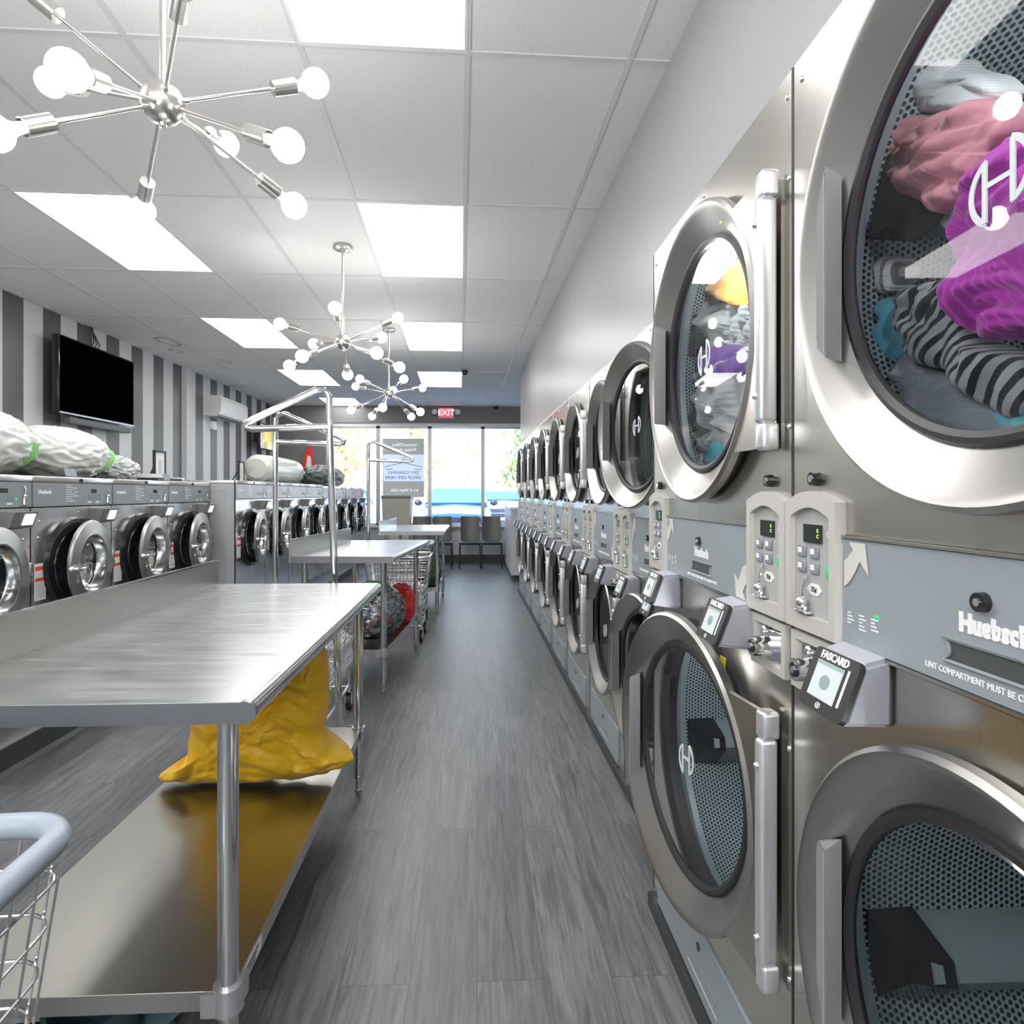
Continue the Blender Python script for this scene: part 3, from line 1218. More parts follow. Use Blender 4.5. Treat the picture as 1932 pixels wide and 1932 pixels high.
def fabric(name, col, rough=.85, sheen=.3, scale=60, var=.12):
    m = bpy.data.materials.new(name)
    m.use_nodes = True
    nt = m.node_tree
    b = nt.nodes['Principled BSDF']
    b.inputs['Roughness'].default_value = rough
    b.inputs['Sheen Weight'].default_value = sheen
    tc = nn(nt, 'ShaderNodeTexCoord')
    nz = nn(nt, 'ShaderNodeTexNoise')
    nz.inputs['Scale'].default_value = scale
    nt.links.new(tc.outputs['Object'], nz.inputs['Vector'])
    mx = nn(nt, 'ShaderNodeMix', data_type='RGBA')
    mx.inputs[6].default_value = (*[max(0, c * (1 - var)) for c in col], 1)
    mx.inputs[7].default_value = (*[min(1, c * (1 + var)) for c in col], 1)
    nt.links.new(nz.outputs[0], mx.inputs[0])
    nt.links.new(mx.outputs[2], b.inputs['Base Color'])
    return m


def stripe_fabric(name, c1, c2, scale, rot, dist=3., duty=.5):
    m = fabric(name, c1)
    nt = m.node_tree
    b = nt.nodes['Principled BSDF']
    tc = nn(nt, 'ShaderNodeTexCoord')
    mp = nn(nt, 'ShaderNodeMapping')
    mp.inputs['Rotation'].default_value = rot
    nt.links.new(tc.outputs['Object'], mp.inputs[0])
    w = nn(nt, 'ShaderNodeTexWave')
    w.bands_direction = 'Z'
    w.inputs['Scale'].default_value = scale
    w.inputs['Distortion'].default_value = dist
    w.inputs['Detail'].default_value = 1.2
    w.inputs['Detail Scale'].default_value = .45
    nt.links.new(mp.outputs[0], w.inputs['Vector'])
    r = nn(nt, 'ShaderNodeValToRGB')
    r.color_ramp.interpolation = 'CONSTANT'
    r.color_ramp.elements[0].color = (*c2, 1)
    r.color_ramp.elements[1].color = (*c1, 1)
    r.color_ramp.elements[1].position = duty
    nt.links.new(w.outputs[0], r.inputs[0])
    nt.links.new(r.outputs[0], b.inputs['Base Color'])
    return m


FWHITE = fabric('white_cotton', (.78, .82, .86))
FPINK = fabric('pink_cotton', (.66, .26, .33))
FMAG = fabric('magenta_knit', (.52, .03, .48))
FTEAL = stripe_fabric('teal_lace', (.25, .62, .55), (.06, .25, .22), 14, (.6, .3, 0), 6)
FBLUE = fabric('blue_cotton', (.07, .42, .60))
FDENIM = fabric('gray_denim', (.33, .40, .48), scale=14, var=.35)
FSTRIPE = stripe_fabric('black_gray_stripes', (.46, .50, .54), (.02, .022, .025), 17, (.9, 0, 0), 9, .42)
FSOCK = stripe_fabric('white_gray_stripes', (.80, .82, .85), (.20, .21, .24), 16, (1.4, 0, 0), .8, .38)
FRED = fabric('red_cotton', (.78, .03, .02))
FORANGE = fabric('orange_cotton', (.85, .40, .05))
FGRAY = fabric('gray_cotton', (.36, .40, .41), scale=8, var=.3)
FLILAC = fabric('lilac_gray_cotton', (.50, .50, .54), scale=8, var=.2)
FPURP = fabric('purple_cotton', (.14, .05, .33))
FHOT = fabric('hot_pink_cotton', (.85, .08, .36))
FCYAN = fabric('cyan_cotton', (.10, .60, .68))
FYEL = fabric('yellow_nylon', (1.0, .54, .008), rough=.5, sheen=.1, scale=4, var=.08)


def in_drum(name, label, cat, px, X0, thick, mt, seed, amp=.012):
    X0 += .042
    pts = [on_x(x, y, X0 - thick * .35) for x, y in px]
    return garment(name, label, cat, pts, lambda a, b: Vector((X0, a, b)), (-1, 0, 0), thick, mt, seed, amp, group='clothes tumbled in the near dryers')


in_drum('denim_trousers', 'faded gray-blue denim at the bottom of the nearest upper dryer drum', 'trousers', [(1650, 690), (1700, 665), (1760, 690), (1830, 735), (1890, 780), (1925, 830), (1850, 850), (1790, 850), (1750, 812), (1700, 772), (1655, 735)], .655, .035, FDENIM, 5, .022)
in_drum('striped_shirt', 'gray shirt with black stripes twisted in the nearest upper dryer drum', 'shirt', [(1690, 560), (1730, 535), (1790, 520), (1815, 560), (1835, 640), (1880, 660), (1925, 680), (1935, 720), (1925, 765), (1885, 785), (1830, 745), (1790, 705), (1740, 690), (1700, 665), (1686, 620)], .640, .035, FSTRIPE, 9, .022)
in_drum('blue_shirt', 'bright blue cloth with white drawstring in the nearest upper dryer drum', 'shirt', [(1615, 610), (1650, 568), (1688, 562), (1702, 600), (1708, 650), (1670, 688), (1645, 722), (1622, 695)], .640, .025, FBLUE, 2, .016)
in_drum('striped_sock', 'white sock with gray stripes beside the glass of the nearest upper dryer', 'sock', [(1602, 520), (1615, 495), (1660, 483), (1690, 496), (1690, 522), (1670, 550), (1640, 557), (1603, 566)], .630, .02, FSOCK, 3, .008)
in_drum('teal_lace_top', 'teal and white lacy cloth squeezed between the pink and magenta clothes', 'top', [(1772, 425), (1800, 375), (1845, 320), (1880, 275), (1895, 300), (1850, 380), (1800, 432)], .650, .02, FTEAL, 4, .012)
in_drum('white_shirt', 'white shirt on top of the pile in the nearest upper dryer drum', 'shirt', [(1680, 215), (1698, 165), (1735, 125), (1790, 110), (1808, 130), (1850, 140), (1880, 162), (1862, 190), (1800, 214), (1730, 214)], .640, .03, FWHITE, 6, .016)
in_drum('pink_shirt', 'pale pink spotted shirt in the nearest upper dryer drum', 'shirt', [(1650, 285), (1662, 235), (1700, 218), (1760, 214), (1830, 190), (1872, 194), (1890, 235), (1856, 290), (1832, 345), (1800, 390), (1765, 400), (1712, 372), (1680, 342), (1676, 305)], .630, .04, FPINK, 7, .024)
in_drum('magenta_hoodie', 'magenta top with a gathered hem in the nearest upper dryer drum', 'top', [(1786, 425), (1820, 385), (1862, 300), (1888, 250), (1940, 238), (2000, 270), (2010, 590), (1932, 622), (1872, 640), (1828, 622), (1812, 545), (1800, 480)], .625, .045, FMAG, 8, .026)
in_drum('red_cloth', 'red cloth at the bottom right of the nearest upper dryer drum', 'cloth', [(1862, 842), (1900, 815), (1960, 800), (1980, 850), (1905, 862)], .635, .02, FRED, 10, .012)
in_drum('light_blue_towel', 'light blue towel behind the denim and red cloth in the nearest upper dryer', 'towel', [(1890, 740), (1940, 700), (1990, 760), (1980, 820), (1920, 815), (1890, 790)], .660, .02, FCYAN, 11, .014)

in_drum('gray_shirt', 'gray crumpled shirt above the purple cloth in the second upper dryer', 'shirt', [(1283, 600), (1292, 560), (1308, 535), (1330, 545), (1380, 560), (1425, 575), (1430, 650), (1385, 668), (1320, 662), (1290, 645)], .655, .035, FGRAY, 12, .028)
in_drum('lilac_shirt', 'large lilac-gray shirt filling the bottom of the second upper dryer', 'shirt', [(1264, 740), (1276, 690), (1300, 672), (1335, 700), (1425, 700), (1430, 790), (1395, 850), (1350, 888), (1310, 872), (1276, 810)], .650, .035, FLILAC, 13, .030)
in_drum('orange_shirt', 'orange shirt at the top of the second upper dryer drum', 'shirt', [(1325, 552), (1352, 525), (1395, 492), (1430, 478), (1430, 560), (1395, 578), (1362, 568)], .635, .03, FORANGE, 14, .018)
in_drum('purple_shirt', 'purple cloth across the middle of the second upper dryer drum', 'shirt', [(1312, 672), (1350, 650), (1425, 658), (1425, 700), (1365, 714), (1322, 702)], .635, .025, FPURP, 15, .012)
in_drum('hot_pink_cloth', 'hot pink cloth at the left of the second upper dryer drum', 'cloth', [(1274, 648), (1288, 620), (1300, 638), (1320, 662), (1292, 668)], .635, .015, FHOT, 16, .010)
in_drum('cyan_cloth', 'cyan cloth low in the second upper dryer drum', 'cloth', [(1308, 858), (1338, 832), (1388, 828), (1386, 858), (1352, 884), (1320, 878)], .635, .02, FCYAN, 17, .012)

# ------------------------------------------------------------------ WASHERS
WS = dict(W=.66, z0=.26, H=1.385)


def make_washer(label, W, H_, loc, panel, reader_bright, group, side=SIDEM, z0=.26, dz=.93):
    root = thing('front_load_washer', label, 'washer', loc, PI, group)
    D = .78
    r = .225
    yc = W * .50
    b = MB().m(STEELW)
    b.plate_hole(.002, W - .002, z0 + .01, H_ - .155, yc, dz, r * .8, 48, 0, .03)
    b.m(side)
    b.quad((0, .002, z0), (D, .002, z0), (D, .002, H_ - .02), (0, .002, H_ - .02))
    b.quad((0, W - .002, z0), (0, W - .002, H_ - .02), (D, W - .002, H_ - .02), (D, W - .002, z0))
    b.quad((D, .002, z0), (D, W - .002, z0), (D, W - .002, H_ - .02), (D, .002, H_ - .02))
    # embossed side panel line
    b.box(.08, D - .08, W - .003, W + .0005, H_ - .085, H_ - .08).box(.08, .085, W - .003, W + .0005, z0 + .1, H_ - .08)
    b.m(BLACK).box(-.001, .01, -.002, .003, z0, H_).box(-.001, .01, W - .003, W + .002, z0, H_)
    b.m(CHROME)
    for (yy, zz) in ((W - .06, H_ - .22), (.05, H_ - .30), (W - .05, H_ - .30), (.05, .65), (W - .05, .65), (.3, H_ - .185)):
        b.ball((-.001, yy, zz), .006, 8, (.6, 1, 1))
    b.build('cabinet', root)
    t = MB().m(LIDM).box(-.012, D, .002, W - .002, H_ - .030, H_, .004, 2)
    t.m(BLACKG).cyl((-.012, W * .45, H_ - .015), (-.018, W * .45, H_ - .015), .009, n=12)
    t.build('lid', root)
    p = MB().m(panel).box(-.010, .01, .006, W - .006, H_ - .150, H_ - .032, .002, 1)
    p = p.build('control_panel', root)
    zc = H_ - .09
    q = MB().m(WHITE)
    put_text(q, 'Huebsch', .026, -.0105, W - .085, zc + .012, offset=.0012)
    for e in range(8):
        q.box(-.0108, -.010, W * .56 - .012 * ((e * 5) % 3), W * .63, zc + .045 - e * .0115, zc + .048 - e * .0115)
    for e in range(3):
        q.box(-.0108, -.010, W * .50 - .006 * e, W * .53, zc + .03 - e * .02, zc + .034 - e * .02)
    for e in (0, 1):
        q.box(-.0108, -.010, W * (.31 - .11 * e), W * (.36 - .11 * e), zc - .046, zc - .038)
    q.build('lettering', p)
    d = MB().m(LCD).box(-.0115, -.010, W * .24, W * .31, zc + .008, zc + .028)
    d.m(BTN)
    for e in range(5):
        for f in range(2):
            d.box(-.012, -.010, W * (.185 + .036 * e), W * (.205 + .036 * e), zc - .012 - f * .015, zc - .003 - f * .015)
    d.m(GREEN).ball((-.011, W * .165, zc - .022), .009, 8, (.25, 1, .8))
    d.build('display', p)
    c = MB().m(CHROME)
    yy = W * .09
    c.tube([(-.014, yy, zc - .01), (-.018, yy - .003, zc + .02), (-.012, yy - .003, zc + .04)], .003, 6)
    c.ball((-.016, yy, zc - .008), .009, 10)
    c.cyl((-.014, yy, zc - .01), (-.014, yy, zc - .045), .003, .005, 8)
    c.box(-.024, -.010, yy - .018, yy + .018, zc - .05, zc - .045)
    c.build('coin_slide', p)
    # card reader: wedge on the cabinet below the panel
    y0, zt = .055, H_ - .165
    wdg = MB().m(mat('reader_dark', (.16, .15, .15), .45) if side is SIDEM else READER)
    pts = [(0, y0, zt), (0, y0, zt - .085), (-.05, y0, zt - .075), (-.075, y0, zt - .005)]
    wdg.prism(pts, (0, .15, 0))
    wo = wdg.build('card_reader', root)
    s_ = MB().m(SCRNW if reader_bright else SCRN)
    a, b2 = Vector(pts[2]), Vector(pts[3])
    n_ = Vector((-.07, 0, -.025)).normalized() * .002
    s_.prism([(a + n_).lerp(b2 + n_, .15) + Vector((0, .015, 0)), (a + n_).lerp(b2 + n_, .15) + Vector((0, .085, 0)), (a + n_).lerp(b2 + n_, .88) + Vector((0, .085, 0)), (a + n_).lerp(b2 + n_, .88) + Vector((0, .015, 0))], n_)
    s_.build('screen', wo)
    k = MB().m(CHROME).cyl((0, .028, zt - .03), (-.02, .028, zt - .03), .012, n=14)
    k.m(BLACKG).cyl((-.02, .028, zt - .03), (-.022, .028, zt - .03), .006, n=10)
    k.build('lock', root)
    # warning label, viewer's left
    l = MB().m(WHITE).box(-.0016, 0, W - .105, W - .025, .78, .96)
    l.m(REDP).box(-.0022, 0, W - .10, W - .03, .925, .945).box(-.0022, 0, W - .10, W - .03, .872, .890)
    l.m(mat('label_gray', (.6, .6, .6), .6))
    for e in range(6):
        l.box(-.0022, 0, W - .098, W - .035, .858 - e * .012, .862 - e * .012)
    l.build('warning_label', root)
    # black boot ring on cabinet
    g = MB().m(BLACKG)
    g.lathe([(0, r * 1.10), (-.028, r * 1.08), (-.034, r * 1.0), (-.030, r * .86), (.0, r * .78), (.03, r * .78)], (0, yc, dz), 'x', 56)
    g.build('door_seal', root)
    w = MB().m(WDRUM)
    w.lathe([(.02, r * .80), (.06, r * .98), (.50, r * .98), (.51, .0005)], (0, yc, dz), 'x', 40)
    w.build('drum', root)
    # door: hinge on viewer's right (low y), slightly open
    hy = yc - r * 1.12
    dd = MB().m(STEELR)
    cy = yc - hy
    ri = r * .66
    dd.lathe([(-.002, r * 1.0), (-.014, r * 1.02), (-.022, r * 1.0), (-.024, r * .985), (-.026, ri + .012), (-.028, ri + .008), (-.026, ri), (.0, ri)], (0, cy, dz), 'x', 64)
    dd.m(STEEL).box(-.02, -.004, -.012, .05, dz - .05, dz + .05, .004, 2)
    dd.m(BLACKG)
    for e in (-3, -2, -1, 1, 2, 3):
        dd.cyl((-.033, .030, dz + e * .013), (-.036, .030, dz + e * .013), .004, n=8)
    do = dd.build('door', root, loc=(-.040, hy, 0), rot=(0, 0, math.radians(7)))
    gg = MB().m(mat('bowl_glass', (.75, .8, .8), .03, trans=1., ior=1.35)) if False else MB().m(DGLASS)
    gg.lathe([(.0, ri), (.03, ri * .9), (.045, ri * .6), (.05, .0005)], (0, cy, dz), 'x', 40)
    gg.build('glass', do)
    br = MB().m(STEELL)
    br.lathe([(-.026, ri - .001), (.02, ri - .004), (.026, ri - .008)], (0, cy, dz), 'x', 48)
    br.build('inner_rim', do)
    h = MB().m(CHROME)
    hx = cy + r * .97
    h.tube([(-.03, hx + .035, dz - .005), (-.055, hx + .02, dz - .005), (-.062, hx - .02, dz - .005), (-.060, hx - .085, dz), (-.045, hx - .10, dz)], .010, 8)
    h.tube([(-.060, hx - .075, dz), (-.058, hx - .085, dz - .05), (-.050, hx - .08, dz - .085)], .008, 8)
    h.ball((-.035, hx + .035, dz - .005), .015, 12)
    h.build('handle', do)
    return root


g1 = 'front-load washers of the near group along the left wall'
XW_1, XW_2 = -2.126, -1.92
names1 = ['leftmost washer, cut off by the photo edge', 'near washer under the second white laundry bundle', 'near washer between the clear plastic pile and the black tray', 'last of the near washers, beside the gray side panel']
w0 = None
for k in range(4):
    yf = 3.086 + .66 * k
    if w0 is None:
        w0 = make_washer('steel front-load ' + names1[0], .66, 1.385, (XW_1, yf, 0), PANELW, True, g1)
    else:
        c = copy_tree(w0)
        c.location = (XW_1, yf, 0)
        c['label'] = 'steel front-load ' + names1[k]
names2 = ['first', 'second', 'third', 'fourth', 'fifth', 'sixth', 'seventh', 'eighth']
w1 = None
for k in range(8):
    yf = 5.08 + .70 * (k + 1)
    lab = '%s washer of the far group with pale panels, counted from the camera end' % names2[k]
    if w1 is None:
        w1 = make_washer(lab, .70, 1.405, (XW_2, yf, 0), PANELW2, True, 'front-load washers of the far group along the left wall', z0=.30)
    else:
        c = copy_tree(w1)
        c.location = (XW_2, yf, 0)
        c['label'] = lab
        if k >= 4: c.scale = (1, 1, .99)
# plinths
o = struct(MB().m(PLINTH).box(XL + .01, -2.23, 1.9, 5.08, 0, .258), 'trim_4')
o = struct(MB().m(PLINTH).box(XL + .01, -2.02, 5.085, 10.68, 0, .296), 'trim_5')
struct(MB().m(DARKTRIM).box(-2.23, -2.215, 1.9, 5.08, 0, .10), 'baseboard_left')
struct(MB().m(DARKTRIM).box(-2.02, -2.005, 5.085, 10.68, 0, .10), 'baseboard_left_far')
# service shelf covering the gap between washers and wall
sh = MB().m(SIDEM).box(XL + .01, XW_1 - .785, 1.9, 5.08, .26, 1.365)
sh.box(XL + .01, XW_2 - .785, 5.085, 10.68, .30, 1.385)
struct(sh, 'trim_6')


# ------------------------------------------------------------------ TABLES
def make_table(label, loc, rz, W, L, shelf_z=.29, splash=.10):
    """origin: near right corner on the floor; x from -W to 0, y from 0 to L"""
    root = thing('work_table', label, 'table', loc, rz, 'stainless steel folding tables')
    h = .90
    t = MB().m(STEELT)
    r_ = .021
    t.box(-W, -r_, 0, L, h - .004, h)
    t.build('tabletop', root)
    e = MB().m(STEELL)
    # rolled front edge on the aisle side + flat aprons
    e.cyl((-r_, 0, h - r_), (-r_, L, h - r_), r_, n=24)
    e.build('rolled_edge', root)
    a = MB().m(mat('table_apron', (.33, .34, .36), .28, 1))
    a.box(-W, -r_, 0, .012, h - .042, h - .001).box(-W, -r_, L - .012, L, h - .042, h - .001)
    a.cyl((-r_, -.0015, h - r_), (-r_, .012, h - r_), r_ + .0008, n=24).box(-W, -r_ , -.001, .012, h - .042, h - .001)
    a.box(-W + .1, -W + .14, .02, L - .02, h - .035, h - .006).box(-.12, -.08, .02, L - .02, h - .035, h - .006)
    a.build('apron', root)
    s = MB().m(mat('backsplash_steel', (.58, .58, .56), .3, 1))
    s.box(-W - .014, -W, 0, L, h - .04, h + splash)
    s.m(STEELL).box(-W - .016, -W + .001, 0, L, h + splash, h + splash + .006)
    s.build('backsplash', root)
    xs, ys = (-.085, -W + .06), (.085, L - .10)
    for x in xs:
        for y_ in ys:
            l = MB().m(STEELL).cyl((x, y_, .09), (x, y_, h - .006), .0205, n=24)
            l.cyl((x, y_, .09), (x, y_, .083), .0225, n=20).m(NICKEL).cyl((x, y_, .085), (x, y_, .02), .014, n=16).cyl((x, y_, .03), (x, y_, 0), .018, .012, 16)
            lo = l.build('leg', root)
    sf = MB().m(STEELS)
    x0, x1, y0, y1 = xs[1] - .012, xs[0] + .012, ys[0] - .012, ys[1] + .012
    cc = .03
    P = [(x0 + cc, y0), (x1 - cc, y0), (x1, y0 + cc), (x1, y1 - cc), (x1 - cc, y1), (x0 + cc, y1), (x0, y1 - cc), (x0, y0 + cc)]
    sf.prism([(p[0], p[1], shelf_z - .003) for p in P], (0, 0, .003))
    sf.m(mat('shelf_lip', (.50, .50, .50), .3, 1))
    sf.box(x0 + cc, x1 - cc, y0 - .001, y0 + .006, shelf_z - .040, shelf_z - .001).box(x0 + cc, x1 - cc, y1 - .006, y1, shelf_z - .040, shelf_z - .001)
    sf.box(x1 - .006, x1 + .001, y0 + cc, y1 - cc, shelf_z - .040, shelf_z - .001).box(x0, x0 + .006, y0 + cc, y1 - cc, shelf_z - .040, shelf_z - .001)
    so = sf.build('undershelf', root)
    for x in xs:
        for y_ in ys:
            c = MB().m(mat('cast_clamp', (.55, .56, .58), .35, .8))
            c.cyl((x, y_, shelf_z - .045), (x, y_, shelf_z + .006), .031, .029, 20)
            dx = -1 if x == xs[0] else 1
            dy = 1 if y_ == ys[0] else -1
            c.box(x, x + dx * .045, y_ - dy * .026, y_ - dy * .018, shelf_z - .045, shelf_z + .003)
            c.box(x - dx * .026, x - dx * .018, y_, y_ + dy * .045, shelf_z - .045, shelf_z + .003)
            c.build('corner_clamp', so)
    stt = MB().m(WHITE).box(x1 + .001, x1 + .002, y0 + .06, y0 + .17, shelf_z - .036, shelf_z - .006)
    stt.m(BLACK)
    for q in range(3):
        stt.box(x1 + .002, x1 + .0025, y0 + .075, y0 + .13 + .01 * q, shelf_z - .031 + q * .008, shelf_z - .027 + q * .008)
    stt.build('sticker', so)
    return root


make_table('nearest stainless steel worktable with yellow laundry bag on its undershelf', (-.425, 1.225, 0), 0, .715, 1.60)
make_table('middle stainless steel worktable with clear bag of clothes on its undershelf', (-.527, 4.0, 0), -math.radians(4.6), .66, 1.36, .29)
make_table('farthest stainless steel worktable near the trash bin and chairs', (-.345, 6.69, 0), 0, .68, 1.36, .29)

# laundry bag, yellow
YB_ = 2.24
pts = [(-1.10, .325), (-1.00, .345), (-.985, .50), (-.96, .66), (-.90, .80), (-.78, .845), (-.62, .84), (-.545, .82), (-.515, .70), (-.515, .56), (-.53, .46), (-.455, .39), (-.44, .355), (-.55, .315), (-.80, .298), (-1.02, .303)]
garment('laundry_bag', 'large yellow cloth laundry bag slumped on the undershelf of the nearest table', 'laundry bag', pts, lambda a, b: Vector((a, YB_ - .12 * (b - .3), b)), (0, -1, 0), .13, FYEL, 21, .024, True, rings=44, n=160)

# bags on the second table shelf
FMIX = fabric('mixed_laundry', (.2, .25, .3))
nt = FMIX.node_tree
vo = nn(nt, 'ShaderNodeTexVoronoi')
vo.inputs['Scale'].default_value = 9
nz = nn(nt, 'ShaderNodeTexNoise'); nz.inputs['Scale'].default_value = 4
tc = nn(nt, 'ShaderNodeTexCoord')
mxv = nn(nt, 'ShaderNodeVectorMath', operation='ADD')
nt.links.new(tc.outputs['Object'], mxv.inputs[0]); nt.links.new(nz.outputs['Color'], mxv.inputs[1])
nt.links.new(tc.outputs['Object'], nz.inputs['Vector'])
nt.links.new(mxv.outputs[0], vo.inputs['Vector'])
rp = nn(nt, 'ShaderNodeValToRGB')
rp.color_ramp.interpolation = 'CONSTANT'
els = [(0, (.03, .035, .04)), (.2, (.42, .44, .46)), (.36, (.10, .16, .25)), (.5, (.02, .02, .03)), (.62, (.65, .66, .68)), (.76, (.5, .03, .04)), (.84, (.05, .12, .1)), (.92, (.3, .33, .36))]
rp.color_ramp.elements[0].color = (*els[0][1], 1)
rp.color_ramp.elements[1].position = els[1][0]; rp.color_ramp.elements[1].color = (*els[1][1], 1)
for p_, c_ in els[2:]:
    e_ = rp.color_ramp.elements.new(p_); e_.color = (*c_, 1)
nt.links.new(vo.outputs['Color'], rp.inputs[0])
nt.links.new(rp.outputs[0], nt.nodes['Principled BSDF'].inputs['Base Color'])


def blob(name, label, cat, c, rad, mt, seed, amp=.05, freq=4., flat=None, group=None, nu=128, parent=None, ridge=True):
    mb = MB().m(mt)
    t = bmesh.new()
    bmesh.ops.create_uvsphere(t, u_segments=nu, v_segments=nu // 2, radius=1)
    for v in t.verts:
        n = v.co.normalized()
        q = n * freq * .5 + Vector((seed * 2.3, seed, 1.7))
        w = Vector((noise.noise(q), noise.noise(q + Vector((4, 4, 4))), noise.noise(q + Vector((8, 1, 2))))) * .8
        d = (1 - 2 * abs(noise.noise(q * 1.5 + w))) if ridge else noise.noise(q * 1.2)
        d2 = 1 - 2 * abs(noise.noise(q * 4 + w * 2))
        s = 1 + amp * d + amp * .35 * d2
        p = Vector((n.x * rad[0], n.y * rad[1], n.z * rad[2])) * s
        # squarer section
        if flat is not None: p.z = max(p.z, flat)
        v.co = p
    mb.merge(t, True)
    t.free()
    o = mb.build(name, parent, sharp=False)
    if parent is None:
        o.location = c
        tag(o, label, cat, group)
    else:
        o.location = c
    return o


cb = thing('clear_laundry_bag', 'clear plastic bag stuffed with dark and red clothes on the middle table shelf', 'laundry bag', (-.74, 4.46, .292), 0)
blob('clothes', None, None, (0, 0, .17), (.19, .26, .155), FMIX, 31, .10, 5, -.15, parent=cb)
blob('plastic_film', None, None, (0, 0, .185), (.215, .29, .178), PLASTIC, 33, .10, 7, -.17, parent=cb)
blob('green_tape', None, None, (.02, -.06, .36), (.09, .10, .030), mat('green_tape', (.12, .5, .12), .4), 35, .25, 5, parent=cb)
blob('red_blanket', 'bright red cloth slumped behind the clear bag on the middle table shelf', 'blanket', (-.60, 4.98, .425), (.10, .13, .150), FRED, 37, .16, 4, -.132)
o = MB().m(FRED).lathe([(0, .10), (.03, .09), (.045, .05), (.05, .001)], (0, 0, 0), 'z', 24, sx=1.)
# third table
blob('green_laundry_bag', 'dark green bag on the undershelf of the farthest table', 'laundry bag', (-.53, 6.98, .44), (.12, .17, .165), fabric('dark_green_cloth', (.03, .09, .05)), 41, .14, 5, -.147)
blob('white_laundry_heap', 'white and gray heap of laundry on the undershelf of the farthest table', 'laundry', (-.53, 7.36, .42), (.12, .19, .15), fabric('pale_cloth', (.55, .57, .6)), 42, .16, 6, -.128)


# ------------------------------------------------------------------ CARTS
BUMP = mat('gray_vinyl_bumper', (.30, .35, .42), .35)
WIRE = mat('chrome_wire', (.72, .73, .75), .18, 1)


def rrect(x0, x1, y0, y1, z, r, n=5):
    P = []
    for (cx, cy, a) in ((x1 - r, y1 - r, 0), (x0 + r, y1 - r, PI / 2), (x0 + r, y0 + r, PI), (x1 - r, y0 + r, 1.5 * PI)):
        for k in range(n + 1):
            q = a + PI / 2 * k / n
            P.append((cx + r * math.cos(q), cy + r * math.sin(q), z))
    return P


def make_cart(label, loc, rz, W=.54, L=.92, top=.80, base=.36, rim=BUMP, wire=.0026, pitch=.05, loops=6, rack=None, taper=.05, bumper=.019):
    root = thing('laundry_cart', label, 'laundry cart', loc, rz, 'wire laundry carts')
    b = MB().m(WIRE)

    def xy(f):      # inset at height fraction f (0 bottom, 1 top)
        e = taper * (1 - f)
        return -W / 2 + e, W / 2 - e, -L / 2 + e, L / 2 - e
    for k in range(loops):
        f = k / loops
        x0, x1, y0, y1 = xy(f)
        b.tube(rrect(x0, x1, y0, y1, base + (top - base) * f, .05), wire * 1.15, 6, True)
    X0, X1, Y0, Y1 = xy(0)
    A0, A1, B0, B1 = xy(1)
    nx, ny = max(3, int(W / pitch)), max(3, int(L / pitch))
    for i in range(nx + 1):
        f = (i + .5) / (nx + 1)
        xb, xt = X0 + (X1 - X0) * f, A0 + (A1 - A0) * f
        b.tube([(xt, B0, top), (xb, Y0, base), (xb, Y1, base), (xt, B1, top)], wire, 5)
    for i in range(ny + 1):
        f = (i + .5) / (ny + 1)
        yb, yt = Y0 + (Y1 - Y0) * f, B0 + (B1 - B0) * f
        b.tube([(A0, yt, top), (X0, yb, base), (X1, yb, base), (A1, yt, top)], wire, 5)
    b.build('basket', root)
    r = MB().m(rim)
    P = rrect(A0, A1, B0, B1, top, .07, 8)
    r.tube(P, bumper, 10, True)
    r.build('bumper_rim', root)
    f = MB().m(STEELL)
    for s_ in (-1, 1):
        f.tube([(s_ * (W / 2 - .07), -L / 2 + .06, base - .01), (s_ * (W / 2 - .07), -L / 2 + .06, .14), (s_ * (W / 2 - .07), L / 2 - .06, .14), (s_ * (W / 2 - .07), L / 2 - .06, base - .01)], .011, 8)
    for y_ in (-L / 2 + .06, L / 2 - .06):
        f.tube([(-W / 2 + .07, y_, .14), (W / 2 - .07, y_, .14)], .011, 8)
        f.tube([(-W / 2 + .07, y_, base - .01), (W / 2 - .07, y_, base - .01)], .009, 8)
    f.build('frame', root)
    for sx_ in (-1, 1):
        for sy_ in (-1, 1):
            c = MB().m(CHROME)
            x, y_ = sx_ * (W / 2 - .07), sy_ * (L / 2 - .06)
            c.cyl((x, y_, .14), (x, y_, .118), .014, n=12)
            c.box(x - .020, x - .016, y_ - .02, y_ + .03, .045, .12).box(x + .016, x + .020, y_ - .02, y_ + .03, .045, .12).box(x - .02, x + .02, y_ - .02, y_ + .02, .115, .12)
            co = c.build('caster', root)
            w = MB().m(BLACK).cyl((x - .013, y_ + .012, .05), (x + .013, y_ + .012, .05), .050, n=24)
            w.m(mat('wheel_hub', (.5, .5, .5), .4)).cyl((x - .015, y_ + .012, .05), (x + .015, y_ + .012, .05), .028, n=16)
            w.build('wheel', co)
    if rack:
        for (px, py, d, Lb) in rack:
            k = MB().m(CHROME)
            hb, ha = 1.617, 1.79
            lean = -.05 if d < 0 else .0
            k.tube([(px - lean, py, .14), (px, py, hb), (px, py, ha - .03), (px + d * .025, py, ha), (px + d * .06, py, ha), (px + d * (Lb - .03), py, hb + .03), (px + d * Lb, py, hb + .012), (px + d * (Lb - .005), py, hb - .008), (px + d * (Lb - .03), py, hb - .012), (px, py, hb)], .0165, 10)
            k.build('garment_rack', root)
    return root


